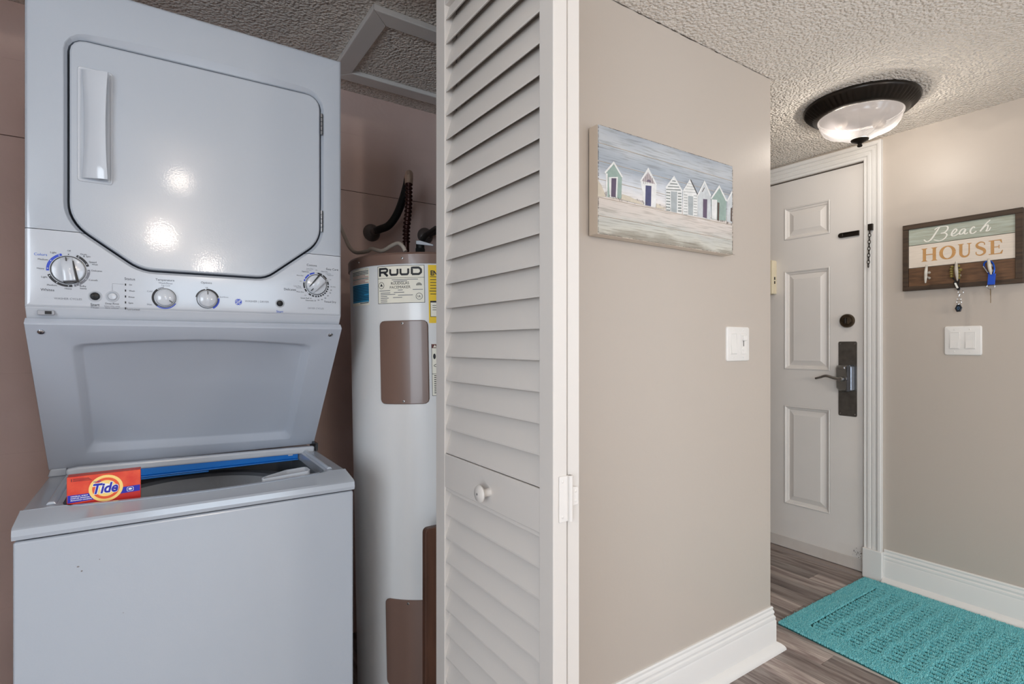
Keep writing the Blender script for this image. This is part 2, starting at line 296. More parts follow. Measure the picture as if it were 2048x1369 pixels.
HUTS= [('green', [(1.0367, 1.6172), (1.0672, 1.6506), (1.0992, 1.617), (1.0969, 1.5531), (1.0381, 1.5505)]), ('white', [(1.0323, 1.6181), (1.0672, 1.6545), (1.1039, 1.6162), (1.0974, 1.615), (1.0672, 1.6466), (1.035, 1.6137)]), ('white', [(1.0367, 1.6156), (1.0438, 1.6153), (1.0429, 1.5513), (1.0367, 1.551)]), ('white', [(1.0474, 1.6062), (1.0831, 1.6135), (1.0799, 1.5528), (1.0514, 1.5516)]), ('plum', [(1.0581, 1.6055), (1.0772, 1.6082), (1.0744, 1.5542), (1.0563, 1.5534)]), ('white', [(1.1755, 1.6169), (1.2078, 1.6603), (1.2433, 1.6181), (1.2397, 1.5496), (1.1903, 1.5493)]), ('pinkgrey', [(1.1804, 1.6211), (1.2068, 1.6498), (1.2382, 1.619), (1.1804, 1.6184)]), ('white', [(1.1731, 1.6182), (1.2078, 1.663), (1.2459, 1.6185), (1.2397, 1.6175), (1.2078, 1.6551), (1.1775, 1.6165)]), ('navy', [(1.1963, 1.6084), (1.2214, 1.6109), (1.2193, 1.5501), (1.1943, 1.5499)]), ('dome', [(1.1993, 1.6203), (1.2042, 1.6259), (1.2103, 1.6284), (1.2163, 1.6267), (1.2193, 1.621)]), ('brown', [(1.1878, 1.6279), (1.1893, 1.6275), (1.1893, 1.6117), (1.1878, 1.6122)]), ('brown', [(1.1953, 1.6348), (1.1968, 1.6344), (1.1968, 1.613), (1.1953, 1.6134)]), ('brown', [(1.2027, 1.6418), (1.2042, 1.6414), (1.2042, 1.6143), (1.2027, 1.6147)]), ('brown', [(1.2103, 1.6451), (1.2118, 1.6447), (1.2118, 1.6155), (1.2103, 1.616)]), ('brown', [(1.2178, 1.6407), (1.2193, 1.6403), (1.2193, 1.6168), (1.2178, 1.6172)]), ('brown', [(1.2254, 1.6364), (1.227, 1.636), (1.227, 1.6181), (1.2254, 1.6185)]), ('white', [(1.2851, 1.618), (1.3227, 1.6565), (1.3612, 1.6198), (1.3584, 1.5468), (1.2851, 1.5473)]), ('grey', [(1.3106, 1.6437), (1.3325, 1.6453), (1.3325, 1.6417), (1.3106, 1.6401)]), ('grey', [(1.3007, 1.6331), (1.3407, 1.6377), (1.3407, 1.6341), (1.3007, 1.6295)]), ('grey', [(1.2908, 1.6225), (1.349, 1.6301), (1.349, 1.6265), (1.2908, 1.619)]), ('grey', [(1.2867, 1.613), (1.3573, 1.6224), (1.3573, 1.6188), (1.2867, 1.6095)]), ('grey', [(1.2867, 1.6041), (1.3048, 1.6056), (1.3048, 1.6017), (1.2867, 1.6002)]), ('grey', [(1.3407, 1.61), (1.3573, 1.6119), (1.3573, 1.6075), (1.3407, 1.6056)]), ('grey', [(1.2867, 1.5953), (1.3048, 1.5967), (1.3048, 1.5928), (1.2867, 1.5914)]), ('grey', [(1.3407, 1.6009), (1.3573, 1.6028), (1.3573, 1.5985), (1.3407, 1.5966)]), ('grey', [(1.2867, 1.5864), (1.3048, 1.5878), (1.3048, 1.5839), (1.2867, 1.5825)]), ('grey', [(1.3407, 1.5919), (1.3573, 1.5938), (1.3573, 1.5894), (1.3407, 1.5876)]), ('grey', [(1.2867, 1.5776), (1.3048, 1.5789), (1.3048, 1.575), (1.2867, 1.5737)]), ('grey', [(1.3407, 1.5829), (1.3573, 1.5847), (1.3573, 1.5803), (1.3407, 1.5786)]), ('grey', [(1.2867, 1.5687), (1.3048, 1.57), (1.3048, 1.5661), (1.2867, 1.5648)]), ('grey', [(1.3407, 1.5739), (1.3573, 1.5756), (1.3573, 1.5713), (1.3407, 1.5696)]), ('grey', [(1.2867, 1.5599), (1.3048, 1.5611), (1.3048, 1.5572), (1.2867, 1.556)]), ('grey', [(1.3407, 1.5649), (1.3573, 1.5666), (1.3573, 1.5622), (1.3407, 1.5605)]), ('grey', [(1.2867, 1.551), (1.3048, 1.5522), (1.3048, 1.5483), (1.2867, 1.5471)]), ('grey', [(1.3407, 1.5559), (1.3573, 1.5575), (1.3573, 1.5531), (1.3407, 1.5515)]), ('silver', [(1.3081, 1.6094), (1.3374, 1.6123), (1.3352, 1.5472), (1.3081, 1.5477)]), ('white', [(1.2824, 1.6169), (1.3227, 1.6594), (1.364, 1.6184), (1.3573, 1.6162), (1.3227, 1.6512), (1.2877, 1.6142)]), ('white', [(1.364, 1.6202), (1.3991, 1.6627), (1.4386, 1.6174), (1.4344, 1.5479), (1.364, 1.5475)]), ('lgrey', [(1.3897, 1.6482), (1.4086, 1.6485), (1.4086, 1.6466), (1.3897, 1.646)]), ('lgrey', [(1.3822, 1.6382), (1.4162, 1.6409), (1.4162, 1.6391), (1.3822, 1.636)]), ('lgrey', [(1.3747, 1.6282), (1.4239, 1.6333), (1.4239, 1.6314), (1.3747, 1.626)]), ('lgrey', [(1.3673, 1.6182), (1.4316, 1.6256), (1.4316, 1.6238), (1.3673, 1.616)]), ('lgrey', [(1.3685, 1.6097), (1.3854, 1.6113), (1.3854, 1.6076), (1.3685, 1.606)]), ('lgrey', [(1.4164, 1.6143), (1.4327, 1.6157), (1.4327, 1.612), (1.4164, 1.6106)]), ('lgrey', [(1.3685, 1.6009), (1.3854, 1.6025), (1.3854, 1.5988), (1.3685, 1.5973)]), ('lgrey', [(1.4164, 1.6054), (1.4327, 1.6068), (1.4327, 1.6031), (1.4164, 1.6017)]), ('lgrey', [(1.3685, 1.5922), (1.3854, 1.5937), (1.3854, 1.59), (1.3685, 1.5886)]), ('lgrey', [(1.4164, 1.5965), (1.4327, 1.5979), (1.4327, 1.5942), (1.4164, 1.5928)]), ('lgrey', [(1.3685, 1.5835), (1.3854, 1.5849), (1.3854, 1.5812), (1.3685, 1.5798)]), ('lgrey', [(1.4164, 1.5877), (1.4327, 1.589), (1.4327, 1.5852), (1.4164, 1.584)]), ('lgrey', [(1.3685, 1.5747), (1.3854, 1.5761), (1.3854, 1.5724), (1.3685, 1.5711)]), ('lgrey', [(1.4164, 1.5788), (1.4327, 1.58), (1.4327, 1.5763), (1.4164, 1.5751)]), ('lgrey', [(1.3685, 1.566), (1.3854, 1.5673), (1.3854, 1.5637), (1.3685, 1.5623)]), ('lgrey', [(1.4164, 1.5699), (1.4327, 1.5711), (1.4327, 1.5674), (1.4164, 1.5662)]), ('lgrey', [(1.3685, 1.5572), (1.3854, 1.5585), (1.3854, 1.5549), (1.3685, 1.5536)]), ('lgrey', [(1.4164, 1.561), (1.4327, 1.5622), (1.4327, 1.5585), (1.4164, 1.5573)]), ('lgrey', [(1.3685, 1.5485), (1.3854, 1.5497), (1.3854, 1.5461), (1.3685, 1.5449)]), ('lgrey', [(1.4164, 1.5521), (1.4327, 1.5533), (1.4327, 1.5495), (1.4164, 1.5484)]), ('silver', [(1.3894, 1.6078), (1.4141, 1.6099), (1.4129, 1.5487), (1.3894, 1.5492)]), ('black', [(1.4014, 1.6631), (1.4386, 1.6193), (1.435, 1.6169), (1.3991, 1.659)]), ('pale', [(1.4374, 1.6191), (1.4712, 1.6659), (1.5034, 1.6257), (1.5015, 1.5474), (1.4356, 1.5499)]), ('white', [(1.4344, 1.6175), (1.4712, 1.6708), (1.5058, 1.6272), (1.4985, 1.6249), (1.4718, 1.6622), (1.4397, 1.6157)]), ('plum', [(1.4634, 1.6093), (1.4851, 1.6115), (1.4827, 1.5495), (1.4622, 1.5505)]), ('brown', [(1.4575, 1.6316), (1.4694, 1.6479), (1.4718, 1.646), (1.4599, 1.6305)]), ('green', [(1.5058, 1.6204), (1.5482, 1.6636), (1.5878, 1.6233), (1.5852, 1.5545), (1.5077, 1.5502)]), ('white', [(1.5015, 1.6167), (1.5482, 1.6686), (1.5917, 1.6239), (1.5839, 1.6208), (1.5494, 1.6588), (1.5071, 1.6149)]), ('white', [(1.5077, 1.6149), (1.5369, 1.6175), (1.5343, 1.5518), (1.5077, 1.5521)]), ('brown', [(1.5381, 1.61), (1.5494, 1.6098), (1.5469, 1.5495), (1.5369, 1.5502)]), ('pale', [(1.5917, 1.6219), (1.6191, 1.6557), (1.6198, 1.5512), (1.5897, 1.5532)]), ('white', [(1.5865, 1.6204), (1.6191, 1.6616), (1.6205, 1.6547), (1.5943, 1.6204)]), ('brown', [(1.6112, 1.6013), (1.6198, 1.6045), (1.6191, 1.555), (1.6099, 1.5578)]), ('dune', [(1.0061, 1.5909), (1.0183, 1.5802), (1.0292, 1.5627), (1.0358, 1.5492), (1.0053, 1.5461)]), ('dune', [(1.0992, 1.5673), (1.1273, 1.5651), (1.1755, 1.5556), (1.1903, 1.5493), (1.1368, 1.5498), (1.0946, 1.5517)]), ('dune', [(1.2433, 1.5623), (1.2667, 1.5552), (1.2851, 1.5508), (1.2408, 1.5487)])]

# ------------------------------------------------------------------ the room shell
CE = 2.14
YW, XR, YB = 1.114, 2.913, 2.094
def popcorn(name, rgb):
    m = bpy.data.materials.new(name); m.use_nodes = True; nt = m.node_tree; p = nt.nodes['Principled BSDF']
    p.inputs['Base Color'].default_value = lin(rgb)+(1,); p.inputs['Roughness'].default_value = 0.9
    tc = nt.nodes.new('ShaderNodeTexCoord')
    n1 = nt.nodes.new('ShaderNodeTexVoronoi'); n1.inputs['Scale'].default_value = 120; n1.feature = 'SMOOTH_F1'
    n2 = nt.nodes.new('ShaderNodeTexNoise'); n2.inputs['Scale'].default_value = 95; n2.inputs['Detail'].default_value = 4
    ad = nt.nodes.new('ShaderNodeMath'); ad.operation = 'SUBTRACT'
    for n in (n1, n2): nt.links.new(tc.outputs['Object'], n.inputs['Vector'])
    nt.links.new(n2.outputs['Fac'], ad.inputs[0]); nt.links.new(n1.outputs['Distance'], ad.inputs[1])
    b = nt.nodes.new('ShaderNodeBump'); b.inputs['Strength'].default_value = 1.0; b.inputs['Distance'].default_value = 0.011
    nt.links.new(ad.outputs[0], b.inputs['Height']); nt.links.new(b.outputs[0], p.inputs['Normal'])
    return m
POP = popcorn('popcorn_ceiling_texture', (240,233,224))
structure(MB().box(-1.7, 3.05, -6.1, 3.3, CE, CE+0.08).build('ceiling', POP))

# the wall with the picture; it turns the corner into the hall and runs on above the closet opening
b = MB()
b.box(0.66, 1.92, YW, YW+0.12, 0, CE)
b.box(1.80, 1.92, YW+0.12, 3.2, 0, CE)
b.box(-1.7, -0.42, YW, YW+0.12, 0, CE)
b.box(-0.42, 0.66, YW, YW+0.12, 2.04, CE)
wc = b.build('wall_center', WALL); structure(wc)
b = MB(); xs_ = np.linspace(0.66,1.915,90)
b.loops([[(x,YW-0.0012,CE-0.0005) for x in xs_],[(x,YW-0.0012,CE-0.0008-abs(random.gauss(0.0014,0.0011))*(1.0 if x<1.6 else 0.5)) for x in xs_]], closed=False)
b.build('ceiling_crack', mat('dark_crack',(40,28,20),0.9), wc)
# right wall with the entrance door opening
b = MB()
b.box(XR, XR+0.12, -6.1, 1.2075, 0, CE)
b.box(XR, XR+0.12, 2.118, 3.3, 0, CE)
b.box(XR, XR+0.12, 1.2075, 2.118, 2.050, CE)
structure(b.build('wall_right', WALL))
structure(MB().box(1.92, XR, 3.2, 3.3, 0, CE).build('wall_hall_end', WALL))
structure(MB().box(-1.70, -1.60, -6.1, YW, 0, CE).build('wall_left', WALL))
b = MB(); b.box(-1.6, -0.1, -6.1, -6.0, 0, CE); b.box(1.7, XR, -6.1, -6.0, 0, CE); b.box(-0.1, 1.7, -6.1, -6.0, 2.07, CE)
structure(b.build('wall_rear', WALL))
b = MB()
for x in (-0.1, 0.78, 1.64): b.box(x, x+0.06, -6.06, -6.01, 0.0, 2.07)
b.box(-0.1, 1.7, -6.06, -6.01, 2.01, 2.07); b.box(-0.1, 1.7, -6.06, -6.01, 0.0, 0.06)
structure(b.build('window_1', TRIMW))

# closet walls: the back wall is painted block, course above course with sunken joints
BLOCK = mat('mauve_painted_block', (232,206,198), 0.75, bump=0.25, bscale=55, var=0.10, vscale=3, bdist=0.003)
JOINT = mat('dark_block_joint', (96,70,62), 0.9)
wb = structure(MB().box(-0.62, 1.80, YB+0.004, YB+0.12, 0, CE).build('wall_closet_back', JOINT))
zj = [0.0, 0.10, 0.3235, 0.547, 0.7705, 0.824, 1.0535, 1.30, 1.523, 1.7475, 1.955, CE]
zj = [0.0, 0.155, 0.378, 0.601, 0.824, 1.057, 1.290, 1.523, 1.7475, 1.972, CE]
for k in range(len(zj)-1):
    MB().box(-0.62, 1.80, YB, YB+0.01, zj[k]+(0.0012 if k==8 else 0.00005), zj[k+1]-(0.0012 if k==7 else 0.00005)).build('block_course', BLOCK, wb, bevel=0.0004)
CLOSETW = mat('closet_side_paint', (200,174,166), 0.7, bump=0.1, bscale=60)
structure(MB().box(-0.62, -0.55, YW+0.12, YB, 0, CE).build('wall_closet_left', CLOSETW))
structure(MB().box(1.70, 1.80, YW+0.12, YB, 0, CE).build('wall_closet_right', CLOSETW))

# floor: slab, planks as pieces of their own
def plank_mat():
    m = bpy.data.materials.new('weathered_plank_laminate'); m.use_nodes = True; nt = m.node_tree; p = nt.nodes['Principled BSDF']
    p.inputs['Roughness'].default_value = 0.42
    tc = nt.nodes.new('ShaderNodeTexCoord'); oi = nt.nodes.new('ShaderNodeObjectInfo')
    cmb = nt.nodes.new('ShaderNodeCombineXYZ'); nt.links.new(oi.outputs['Random'], cmb.inputs[2])
    sc = nt.nodes.new('ShaderNodeVectorMath'); sc.operation = 'SCALE'; sc.inputs[3].default_value = 30
    nt.links.new(cmb.outputs[0], sc.inputs[0])
    add = nt.nodes.new('ShaderNodeVectorMath'); nt.links.new(tc.outputs['Object'], add.inputs[0]); nt.links.new(sc.outputs[0], add.inputs[1])
    mp = nt.nodes.new('ShaderNodeMapping'); mp.inputs['Scale'].default_value = (34, 2.6, 34); nt.links.new(add.outputs[0], mp.inputs[0])
    n = nt.nodes.new('ShaderNodeTexNoise'); n.inputs['Scale'].default_value = 1.0; n.inputs['Detail'].default_value = 7; n.inputs['Roughness'].default_value = 0.62; n.inputs['Distortion'].default_value = 0.6
    nt.links.new(mp.outputs[0], n.inputs['Vector'])
    r = nt.nodes.new('ShaderNodeValToRGB'); e = r.color_ramp.elements
    e[0].position = 0.24; e[0].color = lin((74,58,56))+(1,); e[1].position = 0.76; e[1].color = lin((206,196,188))+(1,)
    x = r.color_ramp.elements.new(0.44); x.color = lin((132,117,112))+(1,)
    x = r.color_ramp.elements.new(0.58); x.color = lin((170,158,151))+(1,)
    nt.links.new(n.outputs['Fac'], r.inputs[0])
    hs = nt.nodes.new('ShaderNodeHueSaturation'); mr = nt.nodes.new('ShaderNodeMapRange'); mr.inputs[3].default_value = 0.55; mr.inputs[4].default_value = 1.3
    nt.links.new(oi.outputs['Random'], mr.inputs[0]); nt.links.new(mr.outputs[0], hs.inputs['Value']); nt.links.new(r.outputs[0], hs.inputs['Color'])
    nt.links.new(hs.outputs[0], p.inputs['Base Color'])
    bp = nt.nodes.new('ShaderNodeBump'); bp.inputs['Strength'].default_value = 0.25; bp.inputs['Distance'].default_value = 0.0015
    nt.links.new(n.outputs['Fac'], bp.inputs['Height']); nt.links.new(bp.outputs[0], p.inputs['Normal'])
    return m
PLK = plank_mat()
FLB = mat('dark_floor_underlay', (70,58,54), 0.7, var=0.3, vscale=4)
fl = structure(MB().box(-1.7, 3.05, -6.1, 3.3, -0.06, -0.003).build('floor', FLB))
row = 0; x = -1.6
PW = 0.0965
proto = {}
while x < XR - 0.001:
    y = -6.0 - random.random()*0.8
    while y < 3.2:
        L = random.choice((0.5, 0.62, 0.8, 0.95)) if x > 1.3 and y > -1 else 1.3
        x1 = min(x+PW, XR); y0, y1 = max(y, -6.0), min(y+L, 3.2)
        if y1 - y0 > 0.01:
            key = (round(x1-x,4), round(y1-y0,4))
            if key not in proto:
                q = MB().box(-(x1-x)/2+0.0006, (x1-x)/2-0.0006, -(y1-y0)/2+0.0006, (y1-y0)/2-0.0006, -0.012, 0).build('plank', PLK, None)
                q.parent = fl; proto[key] = q
            else:
                q = proto[key].copy(); COL.objects.link(q); q.parent = fl
            q.location = ((x+x1)/2, (y0+y1)/2, 0)
        y += L
    x += PW

# baseboards and shoe mouldings
BBP = [(0,0),(0.015,0),(0.015,0.104),(0.0125,0.110),(0.0135,0.117),(0.012,0.123),(0.0085,0.126),(0.0085,0.130),(0.0105,0.135),(0.0095,0.141),(0.0065,0.145),(0.0065,0.149),(0.0075,0.153),(0.005,0.158),(0,0.158)]
SHP = [(0.0152,0),(0.040,0),(0.0395,0.007),(0.035,0.014),(0.026,0.022),(0.0152,0.028)]
pc = [(0.70, YW), (1.92, YW), (1.92, 3.19)]
bb = structure(sweep(pc, BBP, lambda a,b_,h: (a,b_,h)).build('baseboard_center', TRIMW, smooth=True, angle=30))
sweep(pc, SHP, lambda a,b_,h: (a,b_,h)).build('shoe_molding', TRIMW, bb, smooth=True, angle=35)
pr = [(XR, 1.119), (XR, -5.95)]
bb = structure(sweep(pr, BBP, lambda a,b_,h: (a,b_,h)).build('baseboard_right', TRIMW, smooth=True, angle=30))
sweep(pr, SHP, lambda a,b_,h: (a,b_,h)).build('shoe_molding', TRIMW, bb, smooth=True, angle=35)
structure(sweep([(-1.6,-5.9),(-1.6,YW-0.02)], BBP, lambda a,b_,h: (a,b_,h)).build('baseboard_left', TRIMW))

# entrance door casing with plinth blocks
CSP = [(0,0),(0,0.010),(0.003,0.013),(0.007,0.013),(0.009,0.009),(0.014,0.009),(0.016,0.013),(0.020,0.015),(0.030,0.015),(0.033,0.011),(0.037,0.011),(0.040,0.016),(0.050,0.016),(0.053,0.012),(0.057,0.012),(0.060,0.019),(0.066,0.022),(0.076,0.022),(0.079,0.020),(0.080,0)]
tr = structure(sweep([(1.2062,0.145),(1.2062,2.0505),(2.120,2.0505),(2.120,0.0)], CSP, YZ(XR), side=-1).build('trim_1', TRIMW, smooth=True, angle=25))
MB().box(XR-0.028, XR, 1.1195, 1.2062, 0, 0.145).build('plinth_block', TRIMW, tr, bevel=0.004)
JAMB = mat('dark_worn_jamb', (52,40,32), 0.8, var=0.4, vscale=20)
b = MB(); b.box(XR+0.001, XR+0.118, 1.2062, 1.2075, 0, 2.0505); b.box(XR+0.055, XR+0.118, 1.2075, 2.118, 0, 2.05)
b.build('jamb', JAMB, tr)
MB().box(XR-0.004, XR+0.03, 1.2064, 1.2088, 0.84, 1.085).build('strike_plate', mat('rusty_strike', (92,66,48), 0.6, 0.4, var=0.5, vscale=40), tr)

# the entrance door, six raised panels
XD = 2.920
cols = [(1.371, 1.612), (1.712, 1.953)]; rows = [(0.2577, 0.8035), (1.005, 1.5495), (1.722, 1.900)]
b = MB()
ys = [1.2117, 1.371, 1.612, 1.712, 1.953, 2.112]; zs = [0.0105, 0.2577, 0.8035, 1.005, 1.5495, 1.722, 1.900, 2.0445]
for i in range(5):
    for j in range(7):
        if i in (1,3) and j in (1,3,5): continue
        b.box(XD, XD+0.042, ys[i], ys[i+1], zs[j], zs[j+1])
dr = structure(b.build('door_1', DOORW))
for y0,y1 in cols:
    for z0,z1 in rows:
        q = MB()
        ring = lambda d, X: [(X, y0+d, z0+d), (X, y1-d, z0+d), (X, y1-d, z1-d), (X, y0+d, z1-d)]
        q.loops([ring(0,XD-0.002), ring(0.004,XD-0.004), ring(0.009,XD-0.001), ring(0.011,XD+0.004), ring(0.019,XD+0.007), ring(0.022,XD+0.013), ring(0.046,XD+0.004), ring(0.049,XD+0.0025)], False, True)
        q.build('door_panel', DOORW, dr)
# worn bottom sweep
SWP = mat('scuffed_sweep_paint', (206,200,194), 0.45, var=0.1, vscale=9, vrgb=(200,192,185))
MB().box(XD-0.004, XD, 1.2125, 2.111, 0.012, 0.072).build('bottom_sweep', SWP, dr, bevel=0.0015)
RUST = mat('chipped_rust', (70,52,38), 0.8)
b = MB()
for k in range(26):
    yy = 1.216+abs(random.gauss(0,0.022)); zz = 0.095+random.gauss(0,0.014); s = random.uniform(0.0008,0.0028)
    b.poly([(yy+s*math.cos(t)*random.uniform(.6,1.3), zz+s*0.8*math.sin(t)) for t in np.linspace(0,2*PI,7)[:-1]], YZ(XD), 0.0004)
b.flat('chipped_paint', RUST, dr)
MB().box(XD-0.05, XR+0.11, 1.2075, 2.118, -0.002, 0.0085).build('threshold', mat('grey_threshold', (150,138,132), 0.5), dr)
# deadbolt
fD = lambda cy_, cz: (lambda a,b_,h: (XD-h, cy_-a, cz+b_))
DBM = mat('worn_bronze',(96,82,66),0.36,0.7,var=0.4,vscale=60)
b = MB(); b.lathe([(0.0345,0),(0.0345,0.010),(0.031,0.015),(0.0285,0.015),(0.027,0.012),(0.0225,0.012),(0.020,0.016),(0.016,0.017)], fD(1.286,1.262), 32)
db = b.build('deadbolt', DBM, dr, smooth=True)
MB().box(XD-0.034, XD-0.014, 1.281, 1.291, 1.247, 1.277).build('thumb_turn', BRONZE, db, bevel=0.003)
b = MB(); b.prism(rrect(1.2415,1.329,0.778,1.157,0.008), YZ(XD), 0.0, 0.003)
bp_ = b.build('back_plate', PEWTER, dr, bevel=0.001)
for yy in (1.2515,1.3185):
    for zz in (0.790,1.146):
        q = MB(); q.lathe([(0.0042,0.003),(0.0035,0.0055),(0.001,0.006)], fD(yy,zz), 10); q.build('screw', CHROME, bp_, smooth=True)
b = MB(); pts = [(-0.040,0.052),(-0.034,0.066),(0.010,0.069),(0.018,0.060),(0.026,0.010),(0.024,-0.050),(0.014,-0.068),(-0.022,-0.066),(-0.036,-0.05)]
f0 = fD(1.292,0.970)
L0 = [f0(a,c,0.003) for a,c in pts]; L1 = [f0(a*0.97,c*0.97,0.026) for a,c in pts]; L2 = [f0(a*0.78,c*0.84,0.038) for a,c in pts]
b.loops([L0,L1,L2], False, True); lb = b.build('lock_body', mat('dull_nickel',(138,135,131),0.34,0.75), dr, smooth=True, angle=50)
MB().prism([(0.020,0.066),(0.034,0.070),(0.043,0.060),(0.043,-0.058),(0.020,-0.066)], fD(1.292,0.970), 0.003, 0.046).build('lock_housing', mat('satin_nickel',(150,158,172),0.25,0.9), lb, bevel=0.003)
MB().box(XD-0.042, XD-0.036, 1.283, 1.313, 1.018, 1.030).build('window_plate', CHROME, lb, bevel=0.001)
b = MB(); f0 = fD(1.290,0.968)
b.lathe([(0.014,0.036),(0.013,0.060),(0.012,0.072),(0.010,0.074)], f0, 18)
pth = smooth_path([f0(0,0,0.066), f0(-0.03,0.004,0.068), f0(-0.07,0.013,0.066), f0(-0.10,0.004,0.062), f0(-0.125,-0.003,0.060)], 6)
b.tube(pth, [0.009-0.0035*i/(len(pth)-1) for i in range(len(pth))], 10)
b.build('lever_handle', mat('lever_nickel',(158,155,152),0.25,0.9), dr, smooth=True)
b = MB(); b.box(XD-0.008, XD, 1.231, 1.3177, 1.687, 1.712); b.box(XD-0.012, XD-0.008, 1.231, 1.316, 1.6875, 1.692); b.box(XD-0.012, XD-0.008, 1.231, 1.316, 1.706, 1.7115)
b.lathe([(0.0125,0),(0.0125,0.009),(0.010,0.011)], fD(1.316,1.6995), 14)
cg = b.build('chain_track', BRONZE, dr, bevel=0.001)

# door chime on the door, door chain on the casing
ch = thing('door_chime', 'cream plastic alarm box fixed high on the white entrance door', 'alarm box', (XD,1.70,1.42))
CREAM = mat('cream_plastic', (222,210,182), 0.4)
b = MB(); b.prism([(1.655,1.4255),(1.745,1.4255),(1.745,1.616),(1.655,1.616)], YZ(XD), 0, 0.047); b.build('casing', CREAM, ch, bevel=0.006)
for zz in (1.483, 1.506): MB().box(XD-0.030, XD-0.018, 1.6545, 1.656, zz, zz+0.016).build('socket', BLACK, ch)
cq = thing('door_chain', 'dark bronze security chain hanging from its plate on the door casing', 'chain', (2.892,1.172,1.51))
MB().box(2.8845, 2.898, 1.160, 1.181, 1.697, 1.729).build('anchor_plate', BRONZE, cq, bevel=0.002)
z = 1.700
for k in range(11):
    b = MB(); n = 14; rr = 0.0075; el = 0.0105
    pts = []
    for i in range(n+1):
        t = 2*PI*i/n; a = math.cos(t)*rr*0.72; c = math.sin(t)*el
        pts.append((2.884 + (0 if k%2 else a), 1.1715 + (a if k%2 else 0) + 0.0006*k, z-0.010+c))
    b.tube(pts, 0.0017, 6, False); b.build('link', BRONZE, cq, smooth=True); z -= 0.0163
# ------------------------------------------------------------------ stacked washer and dryer
XL, XRR = -0.2085, 0.3985
YF = 1.373
WD = thing('stacked_washer_dryer', 'white stacked washer and dryer with its washer lid raised, in the closet', 'washer dryer', ((XL+XRR)/2, 1.62, 0))
# lower cabinet
b = MB(); rc = lambda d, z: [(XL+d,1.276+d,z),(XRR-d,1.276+d,z),(XRR-d,1.92-d,z),(XL+d,1.92-d,z)]
b.loops([rc(0,0.05), rc(0,0.7885), rc(0.012,0.7885), rc(0.012,0.06)], True, True)
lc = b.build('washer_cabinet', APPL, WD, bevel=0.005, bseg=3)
MB().box(XL+0.03, XRR-0.03, 1.31, 1.90, 0, 0.05).build('foot_base', BLACK, WD)
b = MB()
for (x, z, s) in ((-0.118,0.725,0.0022),(-0.113,0.716,0.0020),(-0.086,0.732,0.0014),(-0.05,0.62,0.0012)):
    b.poly([(x+s*math.cos(t)*random.uniform(.5,1.2), z+s*math.sin(t)*random.uniform(.4,1)) for t in np.linspace(0,2*PI,7)[:-1]], XZ(1.276), 0.0003)
b.flat('scuff', mat('grey_scuff',(120,112,108),0.7), lc)
# deck: front lip and top surface with the opening
hole = resample(fillet([(-0.150,1.338,0.030),(0.352,1.338,0.030),(0.352,1.640,0.02),(-0.150,1.640,0.02)], 8), 96)
def dip(x): return 0.013*math.sin(PI*min(1,max(0,(x+0.152)/0.506)))
outer = project_rect(hole, XL, XRR, 1.345, 1.90)
outer = [(x, 1.3440-dip(x) if abs(y-1.345) < 1e-6 else y) for x, y in outer]
hole = [(x, y-dip(x)*max(0,min(1,(1.37-y)/0.03))) for x,y in hole]
ZD = lambda x,y: 0.828-0.30*dip(x)*max(0,min(1,(1.40-y)/0.05))
def zdeck(x, y): return 0.828
def xin(x, t): return x
b = MB()
b.loops([[(x,y,0.795) for x,y in outer], [(x,y,ZD(x,y)-0.005) for x,y in outer], [(x+(0.004 if x<XL+1e-4 else -0.004 if x>XRR-1e-4 else 0), y, ZD(x,y)) for x,y in outer],
         [(x,y,ZD(x,y)) for x,y in offset_poly(hole,0.003)], [(x,y,ZD(x,y)-0.0015) for x,y in hole], [(x,y,0.812) for x,y in offset_poly(hole,-0.0015)], [(x,y,0.806) for x,y in offset_poly(hole,-0.002)]])
L = []
for x in np.linspace(XL-0.001, XRR+0.001, 41):
    d = dip(x); L.append([(x,y,z) for y,z in ((1.272,0.7925),(1.2695,0.800),(1.2715,0.811),(1.276,0.8145),(1.3415-d,0.8262-0.30*d),(1.3445-d,0.828-0.30*d),(1.3445-d,0.7925))])
b.loops(L, True, True)
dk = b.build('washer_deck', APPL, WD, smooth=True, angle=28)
# raised shoulders left and right of the opening, risers at the back
for (x0,x1) in ((-0.1755,-0.158),(0.3575,0.372)):
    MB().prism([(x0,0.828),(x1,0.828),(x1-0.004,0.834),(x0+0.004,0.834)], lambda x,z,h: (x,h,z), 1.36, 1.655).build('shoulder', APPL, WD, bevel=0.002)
# inside the opening: tub cover with the blue light cast painted in, dark basket
BLUECAST = mat('tub_plastic_blue_cast', (22,112,196), 0.32)
BASK = mat('dark_grey_basket', (110,114,122), 0.4, bump=0.1, bscale=90)
BASK2 = mat('basket_wall', (176,180,186), 0.35, bump=0.5, bscale=160, detail=1, bdist=0.003)
b = MB(); b.box(-0.145,0.345,1.620,1.636,0.812,0.830); b.box(-0.145,0.345,1.612,1.636,0.8085,0.812); b.box(-0.145,0.12,1.616,1.636,0.803,0.8075)
MB().box(-0.143,-0.027,1.340,1.392,0.800,0.8178).build('shelf_ledge', APPP, WD)
b.build('tub_cover', BLUECAST, WD, bevel=0.003)
fB = lambda x,y,h: (0.095+x, 1.56+y, h)
b = MB(); b.lathe([(0.226,0.745),(0.232,0.764),(0.226,0.771),(0.206,0.768),(0.200,0.760)], fB, 64, cap=False)
bk = b.build('wash_basket', BASK, WD, smooth=True)
b = MB(); b.lathe([(0.200,0.760),(0.203,0.700),(0.203,0.45),(0.18,0.43),(0.02,0.43)], fB, 64, cap=False); b.build('basket_wall', BASK2, bk, smooth=True)
b = MB(); b.lathe([(0.075,0.43),(0.05,0.47),(0.035,0.52),(0.030,0.66),(0.022,0.69),(0.004,0.70)], fB, 24); b.build('agitator', mat('agitator_plastic',(60,66,76),0.35), bk, smooth=True)
